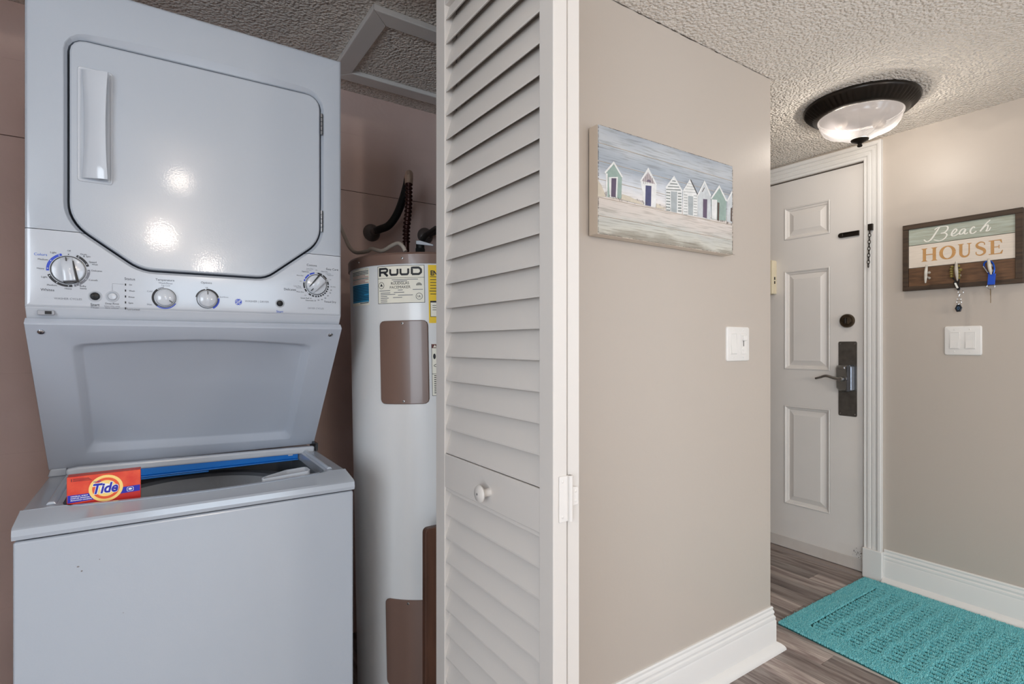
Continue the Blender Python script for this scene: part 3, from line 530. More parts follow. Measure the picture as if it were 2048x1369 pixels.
b = MB(); b.box(XL+0.02, XRR-0.02, 1.30, 1.90, 0.40, 0.42); b.build('tub_floor', BLACK, WD)
# bleach cup
cup = fillet([(0.205,1.352,0.006),(0.318,1.352,0.012),(0.318,1.402,0.012),(0.270,1.404,0.02),(0.215,1.374,0.02)], 5)
b = MB(); inn = offset_poly(cup,-0.004)
b.loops([[(x,y,0.796) for x,y in cup], [(x,y,0.826+max(0,(x-0.2)*0.06)) for x,y in cup], [(x,y,0.826+max(0,(x-0.2)*0.06)) for x,y in inn], [(x,y,0.803) for x,y in inn]], True, True)
b.build('bleach_cup', APPP, WD, smooth=True, angle=40)

# raised lid: slants from under the dryer down to the back of the deck, with a pressed pocket
P0 = Vector((0, 1.3695, 1.1805)); P1 = Vector((0, 1.660, 0.8415))
SL = (P1-P0).length; du = (P1-P0).normalized(); nn = Vector((0, -du.z, du.y)); nn = nn if nn.y < 0 else -nn
def lidp(x, s, d): q = P0 + du*s + nn*d; return (x, q.y, q.z)
top = [(-0.1415+ (0.330+0.1415)*t, 0.0535-0.0155*math.sin(PI*t)) for t in np.linspace(0.02,0.98,14)]
pk = [(-0.135,0.395),(-0.140,0.060)] + top + [(0.331,0.060),(0.327,0.412)]
pk = fillet([(x,s,0.002) for x,s in pk], 1)
pk = [(x, s) for x,s in pk]
pk = resample(pk, 96)
rect = project_rect(pk, XL+0.0005, XRR-0.0005, 0.0, SL)
b = MB(); q = offset_poly(pk,-0.004)
def shrink(d, da):
    cx, cs = 0.096, 0.23
    return [(cx+(x-cx)*(1-da/0.235), cs+(s-cs)*(1-da/0.18)) for x,s in pk]
b.loops([[lidp(x,s,-0.018) for x,s in rect], [lidp(x,s,-0.002) for x,s in rect], [lidp(x*0.9975+0.0003,s*0.994+0.0012,0) for x,s in rect],
         [lidp(x,s,0) for x,s in shrink(0,-0.003)], [lidp(x,s,-0.0015) for x,s in shrink(0,0.002)], [lidp(x,s,-0.015) for x,s in shrink(0,0.013)], [lidp(x,s,-0.017) for x,s in shrink(0,0.018)]], True, True)
ld = b.build('washer_lid', APPL2, WD, smooth=True, angle=50)
for x in (-0.1845, 0.3722):
    q = MB(); o_ = Vector(lidp(x, 0.019, 0))
    fs = lambda a,c,h, o_=o_: tuple(o_ + Vector((a,0,0)) + du*c + nn*h)
    q.lathe([(0.0055,0),(0.0055,0.002),(0.004,0.0032),(0.001,0.0035)], fs, 14); s_ = q.build('screw', CHROME, ld, smooth=True)
    q = MB(); q.lathe([(0.0022,0.0036),(0.0012,0.0038)], fs, 6); q.build('screw_slot', SOCK, s_)
# hinge bar along the foot of the lid
b = MB(); b.prism(fillet([(-0.172,0.8325,0.006),(0.389,0.8235,0.006),(0.391,0.8425,0.005),(-0.150,0.8505,0.009),(-0.172,0.8475,0.006)], 4), XZ(1.635), 0.0, 0.020)
b.build('lid_hinge_bar', APPP, WD, bevel=0.005, bseg=3)
MB().box(-0.075,-0.060,1.618,1.634,0.826,0.836).build('hinge_clip', APPP, WD); MB().box(0.318,0.330,1.618,1.634,0.822,0.829).build('hinge_clip', APPP, WD)
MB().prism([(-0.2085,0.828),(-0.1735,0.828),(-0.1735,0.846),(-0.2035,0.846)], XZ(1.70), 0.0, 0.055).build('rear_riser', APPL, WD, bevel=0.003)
MB().box(0.3915,0.398,1.61,1.68,0.829,0.852).build('rear_riser', BLACK, WD)

# dryer shell: the front runs round a sunken door; cut at the seam above the control panel
outl = fillet([(-0.143,1.757,0.028),(-0.143,1.387,0.075),(-0.024,1.2985,0.075),(0.221,1.2985,0.060),(0.347,1.398,0.075),(0.347,1.764,0.033)], 10)
outl = resample(outl, 160)
Z0, Z1 = 1.2135, 1.868
def shell(z0, z1):
    rf = project_rect(outl, XL, XRR, z0, z1)
    def ins(d): return [(min(max(x,XL+d),XRR-d), min(max(z,z0+d),z1-d)) for x,z in rf]
    def op(d):   # widen more at the top: the swept recess above the door
        o_ = offset_poly(outl, d)
        return o_
    def optop(d, extra):
        o_ = offset_poly(outl, d); res = []
        for (x,z),(x0,zz) in zip(o_, outl):
            t = max(0.0, math.sin(PI*(x+0.143)/0.49)) if zz > 1.735 else 0
            res.append((x, z+extra*t**0.7))
        return res
    b = MB()
    b.loops([[(x,1.95,z) for x,z in ins(0)], [(x,YF+0.010,z) for x,z in ins(0)], [(x,YF+0.004,z) for x,z in ins(0.0015)], [(x,YF+0.0012,z) for x,z in ins(0.005)], [(x,YF,z) for x,z in ins(0.010)],
             [(x,YF,z) for x,z in optop(0.0075,0.013)], [(x,YF+0.0012,z) for x,z in optop(0.0062,0.0118)], [(x,YF+0.0065,z) for x,z in op(0.0035)], [(x,YF+0.009,z) for x,z in op(0.0018)], [(x,YF+0.030,z) for x,z in op(0.0012)]], True, False)
    return b
def cut_mesh(o, z, keep_above, gap=0.0006):
    bm = bmesh.new(); bm.from_mesh(o.data)
    off = ORIG[o.name]
    geom = bm.verts[:]+bm.edges[:]+bm.faces[:]
    bmesh.ops.bisect_plane(bm, geom=geom, plane_co=(0,0,z+(gap if keep_above else -gap)-off.z), plane_no=(0,0,1), clear_inner=keep_above, clear_outer=not keep_above)
    bm.to_mesh(o.data); bm.free()
ZS = 1.3662
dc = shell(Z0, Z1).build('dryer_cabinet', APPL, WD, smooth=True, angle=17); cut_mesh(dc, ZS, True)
cp = shell(Z0, Z1).build('control_panel', APPP, WD, smooth=True, angle=17); cut_mesh(cp, ZS, False)
MB().prism([(YF+0.004,1.2150),(YF+0.006,1.2120),(1.398,1.1850),(1.402,1.1832),(1.93,1.1832),(1.93,1.2150)], lambda y,z,h: (h,y,z), XL+0.0008, XRR-0.0008).build('panel_underside', APPP, cp, bevel=0.002)
b = MB(); b.box(XL+0.012, XRR-0.012, 1.44, 1.90, 1.178, 1.184); b.box(XL+0.006, XRR-0.006, YF+0.031, 1.90, ZS-0.003, ZS+0.003)
b.build('inner_frame', BLACK, WD)
b = MB(); b.poly(offset_poly(outl,0.004), XZ(YF+0.0295), 0.0); b.build('door_gasket', DARKGAP, WD)
# dryer door
b = MB()
b.loops([[(x,YF+0.028,z) for x,z in offset_poly(outl,-0.0022)], [(x,YF+0.0045,z) for x,z in offset_poly(outl,-0.0022)], [(x,YF+0.0015,z) for x,z in offset_poly(outl,-0.0032)], [(x,YF,z) for x,z in offset_poly(outl,-0.006)]], True, True)
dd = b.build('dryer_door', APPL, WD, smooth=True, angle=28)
# door grip: sunken surround and a waisted handle
gz = np.linspace(1.4765,1.6945,15); b = MB(); L = []
for z in gz:
    t = (z-1.5855)/0.109; wst = 0.0035*(1-t*t)
    xl, xr = -0.1215+wst, -0.0785-wst
    cap = 0.0 if abs(t) < 0.97 else 0.003
    L.append([(xl,YF+0.001,z),(xl+0.002,YF-0.007+cap,z),(xl+0.010,YF-0.012+cap,z),(xr-0.010,YF-0.021+cap,z),(xr,YF-0.022+cap,z),(xr+0.001,YF-0.018+cap,z),(xr-0.012,YF-0.010,z),(xr-0.02,YF+0.001,z)])
b.loops(L, True, True); hd = b.build('door_handle', APPP, dd, smooth=True, angle=45)
b = MB(); o2 = rrect(-0.1285,-0.0705,1.4695,1.7015,0.006); 
b.loops([[(x,YF-0.0002,z) for x,z in o2], [(x,YF-0.002,z) for x,z in offset_poly(o2,-0.0015)], [(x,YF-0.002,z) for x,z in offset_poly(o2,-0.003)], [(x,YF-0.0003,z) for x,z in offset_poly(o2,-0.0055)]])
b.build('handle_surround', APPP, dd, smooth=True)
for zc in (1.6925, 1.4495):
    b = MB()
    for k in range(5): b.tube([(0.3475,YF-0.0025,zc-0.027+k*0.0108+0.0006),(0.3475,YF-0.0025,zc-0.027+(k+1)*0.0108-0.0006)], 0.0032, 10)
    b.build('hinge', STEEL, dd, smooth=True, angle=40)

# knobs, buttons, lamps and lettering of the control panel
fP = lambda cx, cz: (lambda a,b_,h: (cx+a, YF-h, cz+b_))
def knob(cx, cz, r, ang, grip, big):
    b = MB(); b.lathe([(r,0.0),(r,0.003),(r*0.96,0.005),(r*0.90,0.0055)], fP(cx,cz), 40)
    k = b.build('control_knob', APPP, cp, smooth=True, angle=35)
    q = MB(); ringp = [(r*1.02,0.0002),(r*1.075,0.0004),(r*1.02,0.0005)]
    q.lathe(ringp, fP(cx,cz), 40, cap=False); q.build('knob_ring', BLACK, k)
    ca, sa = math.cos(ang), math.sin(ang)
    if grip:
        q = MB(); w = r*0.36
        sec = lambda t, wd, h: fP(cx,cz)(ca*t - sa*wd, sa*t + ca*wd, h)
        L = []
        for t, h in ((-0.90,0.009),(-0.84,0.016),(0.0,0.019),(0.70,0.0125),(0.93,0.006)):
            w_ = w*(1.12 if t < 0 else 1.0)
            L.append([sec(t*r,-w_,0.0045),sec(t*r,-w_*0.92,h*0.92),sec(t*r,-w_*0.6,h),sec(t*r,w_*0.6,h),sec(t*r,w_*0.92,h*0.92),sec(t*r,w_,0.0045)])
        q.loops(L, True, True); gr = q.build('grip', APPP, k, smooth=True, angle=40)
        q = MB(); q.prism([(-r*0.95,-w*1.52),(r*0.66,-w*1.12),(r*0.66,-w*0.98),(-r*0.92,-w*1.0)], lambda a,c,h: sec(a,c,h), 0.0052, 0.0078)
        q.prism([(-r*1.0,-w*1.5),(-r*0.86,-w*1.5),(-r*0.86,w*1.12),(-r*0.98,w*1.0)], lambda a,c,h: sec(a,c,h), 0.0052, 0.009); q.build('grip_shadow_edge', BLACK, k)
        q = MB(); q.prism([(r*0.62,-r*0.035),(r*0.90,-r*0.035),(r*0.90,r*0.035),(r*0.62,r*0.035)], lambda a,c,h: sec(a,c,h), 0.006, 0.0146); q.build('pointer', BLACK, k)
    else:
        q = MB(); q.lathe([(r*0.92,0.005),(r*0.86,0.012),(r*0.70,0.0145),(0.001,0.0155)], fP(cx,cz), 36); q.build('cap', APPP, k, smooth=True)
        q = MB(); q.prism([(r*0.50,-r*0.05),(r*0.88,-r*0.05),(r*0.88,r*0.05),(r*0.50,r*0.05)], lambda a,c,h: fP(cx,cz)(ca*a-sa*c, sa*a+ca*c, h), 0.006, 0.0158); q.build('pointer', BLACK, k)
    return k
KA = (-0.1418, 1.2893); KD = (0.3352, 1.2900); KT = (0.0192, 1.2415); KO = (0.0989, 1.2425)
knob(*KA, 0.0262, math.radians(97), True, True)
knob(*KD, 0.0240, math.radians(228), True, True)
knob(*KT, 0.0195, math.radians(-38), False, False)
knob(*KO, 0.0195, math.radians(90), False, False)
def arc(mb, c, r0, w, a0, a1, n=16, h=0.0004, mi=0):
    mb.ribbon([(c[0]+r0*math.cos(math.radians(a0+(a1-a0)*i/n)), c[1]+r0*math.sin(math.radians(a0+(a1-a0)*i/n))) for i in range(n+1)], w, XZ(YF), h, mi)
INKBB = mat('bright_blue_ink', (28,62,180), 0.5)
b = MB(); g_ = 0.0045
arc(b,KA,0.0317,g_,109,186,mi=1); arc(b,KA,0.0317,g_,199,281); arc(b,KA,0.0317,g_,17,67); arc(b,KA,0.0317,g_,-67,5,mi=2); arc(b,KA,0.0317,g_*1.1,286,292,mi=2); arc(b,KA,0.0317,0.005,70,106,mi=3)
for a in (117,148,178,205,236,270,60,26,-2,-31,-58): 
    b.poly([(KA[0]+0.0317*math.cos(math.radians(a))+0.0011*math.cos(t), KA[1]+0.0317*math.sin(math.radians(a))+0.0011*math.sin(t)) for t in np.linspace(0,2*PI,9)[:-1]], XZ(YF), 0.0007, 3)
b.poly([(KA[0]+0.0011*math.cos(t), KA[1]+0.0312+0.0011*math.sin(t)) for t in np.linspace(0,2*PI,9)[:-1]], XZ(YF), 0.0008, 0)
for a0,a1,m_ in ((98,122,1),(126,152,1),(156,165,1),(172,200,0),(204,218,0),(232,245,0),(250,260,0),(265,273,0),(277,285,0),(289,297,0),(301,309,0),(313,321,0),(325,333,0),(337,345,0),(349,358,0),(3,18,0),(32,56,0),(62,84,0)): arc(b,KD,0.0292,0.0036,a0,a1,8,mi=m_)
for a in (90, 24, 168, 225): b.poly([(KD[0]+0.0292*math.cos(math.radians(a))+0.0008*math.cos(t), KD[1]+0.0292*math.sin(math.radians(a))+0.0008*math.sin(t)) for t in np.linspace(0,2*PI,7)[:-1]], XZ(YF), 0.0004, 0)
arc(b,KT,0.0222,0.0032,128,232); arc(b,KT,0.0226,0.002,232,330,mi=1); arc(b,KT,0.0226,0.0016,95,125,mi=2)
arc(b,KO,0.0222,0.0026,12,95); arc(b,KO,0.0226,0.0034,-60,8,mi=1); arc(b,KO,0.0222,0.002,100,170)
for k in range(5):
    z = 1.2660-0.01245*k*1.0; b.poly([(-0.0509,z-0.0022),(-0.0487,z-0.0022),(-0.0487,z+0.0022),(-0.0509,z+0.0022)], XZ(YF), 0.0006, 0)
b.ribbon([(-0.0718,1.2515),(-0.0718,1.2668),(-0.0525,1.2668)], 0.0005, XZ(YF), 0.0004, 2)
cols_ = {'k':0,'b':4,'g':2}
for t,x,z,w,c in PANEL_TEXT: b.text(t, XZ(YF), x, z, width=w, h=0.0004, mi=cols_[c])
# round maker's emblem: blue disc, white ring and the interlaced letters
E0 = (0.1617, 1.2392)
def disc(mb, c, r, h, mi, n=28): mb.poly([(c[0]+r*math.cos(2*PI*i/n), c[1]+r*math.sin(2*PI*i/n)) for i in range(n)], XZ(YF), h, mi)
disc(b, E0, 0.0076, 0.0004, 1); arc(b, E0, 0.0068, 0.0004, 0, 360, 28, h=0.0006, mi=3)
for a in (45,135,225,315): disc(b, (E0[0]+0.0076*math.cos(math.radians(a+45)), E0[1]+0.0076*math.sin(math.radians(a+45))), 0.0010, 0.0007, 3, 10)
gpath = [(-0.0010,0.0030),(-0.0032,0.0034),(-0.0042,0.0016),(-0.0032,-0.0002),(-0.0012,0.0006),(-0.0004,0.0022),(-0.0010,-0.0020),(-0.0030,-0.0040),(-0.0042,-0.0026),(-0.0020,-0.0014)]
epath = [(0.0008,0.0008),(0.0034,0.0016),(0.0038,0.0034),(0.0020,0.0036),(0.0010,0.0018),(0.0024,0.0002),(0.0010,-0.0010),(0.0008,-0.0030),(0.0024,-0.0040),(0.0042,-0.0024)]
for pth in (gpath, epath): 
    sp = smooth_path([(x,z,0) for x,z in pth], 5); b.ribbon([(E0[0]+p[0]*1.15, E0[1]+p[1]*1.15) for p in sp], 0.0009, XZ(YF), 0.0007, 3)
b.flat('lettering', [INK, INKBB, INKG, APPP, INKB], cp)
BBLK = mat('black_push_button',(6,6,8),0.35,spec=0.25)
for (x,z,r,m_) in ((-0.1000,1.2390,0.0078,BBLK),(0.2508,1.2397,0.0070,BBLK),(-0.0716,1.2400,0.0078,APPP)):
    q = MB(); q.lathe([(r,0),(r,0.002),(r*0.8,0.0042),(0.001,0.005)], fP(x,z), 28); bt = q.build('push_button', m_, cp, smooth=True, angle=40)
    q = MB(); q.lathe([(r*1.05,0.0002),(r*1.25,0.0016),(r*1.45,0.0006),(r*1.5,0.0001)], fP(x,z), 28, cap=False); q.build('button_surround', APPP, bt, smooth=True)
# small latch window under the panel
MB().box(-0.190,-0.164,1.3775,1.386,1.1985,1.2085).build('latch_slot', mat('grey_slot',(150,152,158),0.3), cp, bevel=0.002)
MB().box(-0.178,-0.168,1.376,1.380,1.2005,1.2065).build('latch_catch', BLACK, cp)

# ------------------------------------------------------------------ detergent carton standing in the opening
TID = thing('detergent_box', 'small orange detergent carton with round bullseye emblem, standing in the washer opening', 'detergent box', (-0.083,1.372,0.8182))
ORANGE = mat('orange_carton', (206,44,20), 0.38, var=0.18, vscale=40, vrgb=(222,78,42)); RED = mat('red_carton', (184,26,16), 0.4)
YEL = mat('yellow_print', (244,206,120), 0.45); NAVY = mat('blue_print', (20,22,160), 0.42); WHT = mat('white_print', (238,236,230), 0.45); ORP = mat('orange_print', (224,82,36), 0.42)
fT = lambda a,c,h: (-0.1425+a, 1.3525-h+a*0.03, 0.8182+c*0.855)
MB().prism([(0,0),(0.119,0),(0.119,0.0715),(0,0.0715)], fT, -0.030, 0.0).build('carton', ORANGE, TID, bevel=0.0012)
b = MB(); U = 0.119/1200.0
def tp(x, y): return ((x-325)*U, 0.0715-((y-640)-(x-325)*-0.094)*0.0715/505)
def tq(*p): return [tp(*q) for q in p]
b.poly([(0.0012,0.0008),(0.1178,0.0008),(0.1178,0.0215),(0.075,0.017),(0.0012,0.006)], fT, 0.0003, 5)
b.poly([(0.0012,0.0115),(0.045,0.0135),(0.045,0.0295),(0.0012,0.0290)], fT, 0.0005, 2)
b.poly([(0.080,0.0185),(0.1178,0.0205),(0.1178,0.0350),(0.080,0.0335)], fT, 0.0005, 2)
cx, cz = 0.0615, 0.0365
def el(rx, rz, h, mi): b.poly([(cx+rx*math.cos(t), cz+rz*math.sin(t)) for t in np.linspace(0,2*PI,37)[:-1]], fT, h, mi)
el(0.0278,0.0312,0.0007,1); el(0.0222,0.0250,0.0009,4); el(0.0172,0.0190,0.0011,1); el(0.0095,0.0110,0.0013,3)
for off, mi, h in ((0.075,3,0.0016),(0.030,2,0.0019)):
    b.text('Tide', fT, cx-0.0005, cz+0.001, width=0.0425 if mi==3 else 0.0405, height=0.0265 if mi==3 else 0.0245, h=h, mi=mi, bold=off, shear=0.25)
b.text('ULTRA', fT, 0.0475, 0.0545, width=0.0120, h=0.0019, mi=2, bold=0.02)
for k,t in enumerate(('ORIGINAL SCENT','PARFUM ORIGINAL','FRAGANCIA ORIGINAL')): b.text(t, fT, 0.0195+0.0015*k, 0.0258-0.0045*k, width=0.027+0.003*k, height=0.0026, h=0.0008, mi=3, bold=0.03)
b.text('1', fT, 0.0072, 0.0635, height=0.0068, h=0.0006, mi=6, bold=0.02)
for k in range(3): b.ribbon([(0.0095,0.0660-0.0025*k),(0.0345+0.002*k,0.0655-0.0025*k)], 0.0012, fT, 0.0005, 6)
arcp = rrect(0.0960,0.1065,0.0225,0.0320,0.002,4); b.ribbon(arcp+[arcp[0]], 0.0008, fT, 0.0009, 3)
b.poly([(0.1012+0.0032*math.cos(t), 0.0275+0.0022*math.sin(t)) for t in np.linspace(0,2*PI,13)[:-1]], fT, 0.0009, 3)
b.flat('printed_front', [ORANGE, YEL, NAVY, WHT, ORP, RED, mat('dark_red_print',(96,18,16),0.5)], TID)
# ------------------------------------------------------------------ water heater
HC = Vector((0.7215,1.572)); Fv = Vector((0.5583,0.8296)); Rv = Vector((0.8296,-0.5583))
hb = HC + Rv*0.0277
WH = thing('water_heater', 'tall white cylindrical water heater with a brown cap, in the closet', 'water heater', (hb.x,hb.y,0))
RH = 0.233; A0 = math.radians(-131)
def cyl(a, z, h): t = A0 + a/RH; r = RH+h; return (hb.x+r*math.cos(t), hb.y+r*math.sin(t), z)     # a grows to the viewer's right
fH = lambda x,y,h: (hb.x+x, hb.y+y, h)
b = MB(); b.lathe([(RH-0.02,0.02),(RH-0.002,0.025),(RH,0.035),(RH,1.368)], fH, 96, cap=True)
tk = b.build('tank', HEATW, WH, smooth=True, angle=40)
b = MB(); b.lathe([(RH+0.001,1.366),(RH+0.0045,1.366),(RH+0.0045,1.392),(RH+0.001,1.398),(RH-0.01,1.399),(0.01,1.402)], fH, 96); tc_ = b.build('top_cap', HEATB, WH, smooth=True, angle=30)
def curved(mb, pts, h, mi=0):   # polygon strip: split wide quads along the arc
    (a0,z0),(a1,z1) = pts; n = max(2,int(abs(a1-a0)/0.008))
    mb.loops([[cyl(a0+(a1-a0)*i/n, z0, h) for i in range(n+1)], [cyl(a0+(a1-a0)*i/n, z1, h) for i in range(n+1)]], mi=mi, closed=False)
def scr(parent, a, z, r=0.004, h0=0.0):
    q = MB(); fs = lambda x,y,h: cyl(a+x, z+y, h0+h); q.lathe([(r,0),(r*0.8,0.0022),(0.0005,0.0028)], fs, 12); s_ = q.build('screw', SCREW, parent, smooth=True)
    q = MB(); q.lathe([(r*0.45,0.0027),(0.0005,0.003)], fs, 6); q.build('screw_slot', SOCK, s_)
def panel(z0, z1, a0, a1):
    out = rrect(a0,a1,z0,z1,0.014,5); b = MB(); n = 14
    xs = np.linspace(a0,a1,n+1); V = []
    prof = [(0.0,0.0),(0.0,0.003),(0.002,0.005)]
    L = []
    for d,h in prof: L.append([cyl(a,z,h) for a,z in resample(offset_poly(out,-d),88)])
    b.loops(L)
    # curved face: rows across
    r = 0.014; rowz = [z0+0.002+ (z1-z0-0.004)*t for t in (0,0.004,0.012,0.025,0.04,0.5,0.96,0.975,0.988,0.996,1)]
    rows_ = []
    for z in rowz:
        dz = min(z-z0-0.002, z1-0.002-z); ins = 0.012-math.sqrt(max(0,0.012**2-max(0,0.012-dz)**2)) if dz < 0.012 else 0
        rows_.append([cyl(a0+0.002+ins+(a1-a0-0.004-2*ins)*i/n, z, 0.005) for i in range(n+1)])
    b.loops(rows_, closed=False)
    p = b.build('access_panel', HEATB, WH, smooth=True, angle=40)
    scr(p, (a0+a1)/2, z1-0.008, h0=0.004); scr(p, (a0+a1)/2, z0+0.008, h0=0.004); return p
panel(0.976, 1.2085, -0.070, 0.070)
panel(0.19, 0.432, -0.068, 0.072)
scr(tc_, 0.003, 1.381, h0=0.004); scr(tc_, -0.15, 1.381, 0.003, h0=0.004)
PAPER = mat('label_paper', (226,222,208), 0.5); YELP = mat('yellow_label', (226,188,24), 0.5); TEALP = mat('blue_label_print', (44,128,168), 0.5); DRED = mat('brown_red_print', (92,34,26), 0.5); PINKP = mat('red_small_print', (170,110,110), 0.6)
# rating plate
b = MB(); a0,a1,z0,z1 = -0.075,0.063,1.257,1.362
curved(b,[(a0,z0),(a1,z1)],0.0004,0)
for p,q in (((a0,z0),(a1,z0+0.0012)),((a0,z1-0.0012),(a1,z1)),((a0,z0),(a0+0.0012,z1)),((a1-0.0012,z0),(a1,z1)),((a0,1.327),(a1,1.328))): curved(b,[p,q],0.0007,1)
fC = lambda a,c,h: cyl(a,c,h)
def stroke(pts, w, z_, mi=1): 
    sp = []
    for i in range(len(pts)-1):
        for k in range(4): t=k/4; sp.append((pts[i][0]*(1-t)+pts[i+1][0]*t, pts[i][1]*(1-t)+pts[i+1][1]*t))
    sp.append(pts[-1]); b.ribbon(sp, w, fC, z_, mi)
zb, zt, zm = 1.3335, 1.3575, 1.3525
x = -0.067; stroke([(x,zb),(x,zt)],0.0065,0.0008); stroke([(x,zt-0.003),(x+0.020,zt-0.003),(x+0.024,zt-0.006),(x+0.024,zt-0.010),(x+0.020,zt-0.013),(x,zt-0.013)],0.0055,0.0009); stroke([(x+0.013,zt-0.013),(x+0.025,zb)],0.0065,0.001)
for x in (-0.034,-0.0035): stroke([(x,zm),(x,zb+0.007),(x+0.003,zb+0.003),(x+0.019,zb+0.003),(x+0.022,zb+0.007),(x+0.022,zm)],0.0058,0.0008)
x = 0.0285; stroke([(x,zb+0.003),(x,zt-0.003),(x+0.019,zt-0.003),(x+0.025,zt-0.008),(x+0.025,zb+0.008),(x+0.019,zb+0.003),(x,zb+0.003)],0.0060,0.0008)
b.text('RUUDGLAS', fC, -0.006, 1.3125, width=0.052, h=0.0008, mi=1, bold=0.01); b.text('PACEMAKER', fC, -0.006, 1.3015, width=0.060, h=0.0008, mi=1)
for (ax,az,r) in ((-0.063,1.308,0.0088),(0.0475,1.275,0.0088)):
    b.ribbon([(ax+r*math.cos(t),az+r*math.sin(t)) for t in np.linspace(0,2*PI,25)], 0.0012, fC, 0.0008, 1)
b.poly([(-0.0675,1.3055),(-0.0585,1.3055),(-0.063,1.3135)], fC, 0.0008, 1); b.text('UL', fC, 0.0475, 1.275, width=0.009, h=0.0008, mi=1, bold=0.02)
for r in (0.0025,0.0048,0.0072): b.ribbon([(0.0475+r*math.cos(t),1.305+r*math.sin(t)) for t in np.linspace(0,PI,13)], 0.0014, fC, 0.0008, 1)
for (xa,xb,zz) in ((-0.03,0.045,1.3225),(-0.025,0.015,1.318),(-0.07,-0.035,1.293),(-0.012,0.002,1.2935),(-0.066,-0.035,1.2865),(-0.024,0.006,1.287),(-0.066,-0.02,1.282),(-0.012,0.03,1.279),(-0.066,-0.045,1.277),(-0.066,-0.04,1.272),(-0.027,0.0,1.273),(-0.066,-0.045,1.267),(-0.066,-0.045,1.262),(0.03,0.058,1.294)): curved(b,[(xa,zz-0.0009),(xb,zz+0.0009)],0.0008,2)
b.flat('rating_label', [PAPER, INK, INKG], WH)
# instruction sheet
b = MB(); a0,a1,z0,z1 = -0.205,-0.108,1.257,1.363
curved(b,[(a0,z0),(a1,z1)],0.0004,0); curved(b,[(a0+0.002,1.266),(a1-0.002,1.318)],0.0006,1)
b.text('CAUTION', fC, a1-0.010, 1.3595, width=0.014, h=0.0007, mi=2)
for k in range(9): curved(b,[(a0+0.004,1.354-k*0.0042),(a1-0.003-0.014*((k*7)%4==1),1.3558-k*0.0042)],0.0007,2 if k<3 or k==5 else 3)
for k in range(10): curved(b,[(a0+0.004,1.3135-k*0.0046),(a1-0.003-0.02*((k*5)%7==2),1.3155-k*0.0046)],0.0008,2)
curved(b,[(a1-0.045,1.2625),(a1-0.004,1.2645)],0.0007,2)
b.flat('instruction_label', [PAPER, TEALP, mat('dark_teal_ink',(20,52,72),0.6), PINKP], WH)
# yellow energy label and warning label run round behind the folding door
b = MB(); a0,a1,z0,z1 = 0.073,0.190,1.200,1.362
curved(b,[(a0,z0),(a1,z1)],0.0004,0); b.text('ENERGYGUIDE', fC, (a0+a1)/2, 1.3395, width=0.104, height=0.0145, h=0.0007, mi=1, bold=0.04)
for k in range(14):
    zz = 1.329-0.008*k
    if k in (5,): curved(b,[(a0+0.003,zz-0.001),(a1-0.003,zz+0.001)],0.0007,1)
    elif k in (7,8,9,10): continue
    else: curved(b,[(a0+0.005,zz-0.0009),(a0+0.030+0.012*(k%3),zz+0.0009)],0.0007,1)
curved(b,[(a0+0.004,1.217),(a1-0.004,1.262)],0.0006,1); curved(b,[(a0+0.0055,1.2185),(a1-0.0055,1.257)],0.0008,2)
for k in range(3): curved(b,[(a0+0.010,1.248-0.006*k),(a0+0.03,1.2495-0.006*k)],0.001,1)
b.flat('energy_label', [YELP, INK, PAPER], WH)
b = MB(); a0,a1,z0,z1 = 0.078,0.180,0.997,1.142
curved(b,[(a0,z0),(a1,z1)],0.0004,0); curved(b,[(a0+0.001,1.130),(a1-0.001,1.141)],0.0007,1); b.text('DANGER', fC, a0+0.043, 1.1355, width=0.046, h=0.0009, mi=0, bold=0.02)
b.poly([(a0+0.005,1.132),(a0+0.014,1.132),(a0+0.0095,1.1395)], fC, 0.0009, 0)
for k in range(5): b.poly([(a0+0.008+0.009*k+0.0038*math.cos(t), 1.107+0.008*math.sin(t)) for t in np.linspace(0,2*PI,11)[:-1]], fC, 0.0009, 2)
b.ribbon([(a0+0.03,1.072),(a0+0.006,1.080),(a0+0.006,1.082),(a0+0.03,1.094)], 0.0014, fC, 0.0009, 2)
curved(b,[(a0,1.0575),(a1,1.0587)],0.0007,2)
for k in range(10): curved(b,[(a0+0.006,1.052-0.0053*k),(a0+0.07,1.0542-0.0053*k)],0.0008,2)
for p,q in (((a0,z0),(a1,z0+0.0012)),((a0,z0),(a0+0.0012,z1))): curved(b,[p,q],0.0008,2)
b.flat('warning_label', [PAPER, DRED, INK], WH)
b = MB(); b.box(hb.x-0.12,hb.x-0.05,hb.y-0.04,hb.y+0.02,1.398,1.404); b.build('junction_cover', SCREW, WH)
TH = Matrix.Rotation(math.radians(-1.1), 3, Vector((Fv.x,Fv.y,0)))
WH.rotation_euler = TH.to_euler()

# pipes
RUB = mat('black_foam_insulation', (16,15,15), 0.6); COPB = mat('brown_corrugated_copper', (58,32,28), 0.32, 0.55); TAPE = mat('crinkled_silver_tape', (196,172,154), 0.35, 0.7, bump=0.8, bscale=90, bdist=0.004)
FLG = mat('dark_grey_flange', (112,106,104), 0.32, 0.4)
def at_px(x, y, D):      # construction points measured along sight lines at chosen depth
    u = (x-1024)/1062.8; return (D*(Fv.x+u*Rv.x), D*(Fv.y+u*Rv.y), CAM_H+D*(690-y)/1062.8)
def flange(parent, x, z):
    q = MB(); q.lathe([(0.035,0),(0.035,0.004),(0.028,0.014),(0.014,0.020),(0.0125,0.05),(0.0115,0.06)], lambda a,c,h: (x+a, YB-h, z+c), 28); q.build('wall_flange', FLG, parent, smooth=True, angle=40)
WP = thing('water_pipe', 'looped water pipe from a round wall flange, brown corrugated part and black foam part', 'pipe', (0.7268,2.08,1.592))
flange(WP, 0.7268, 1.592)
def pp_(lst): return smooth_path(lst, 8)
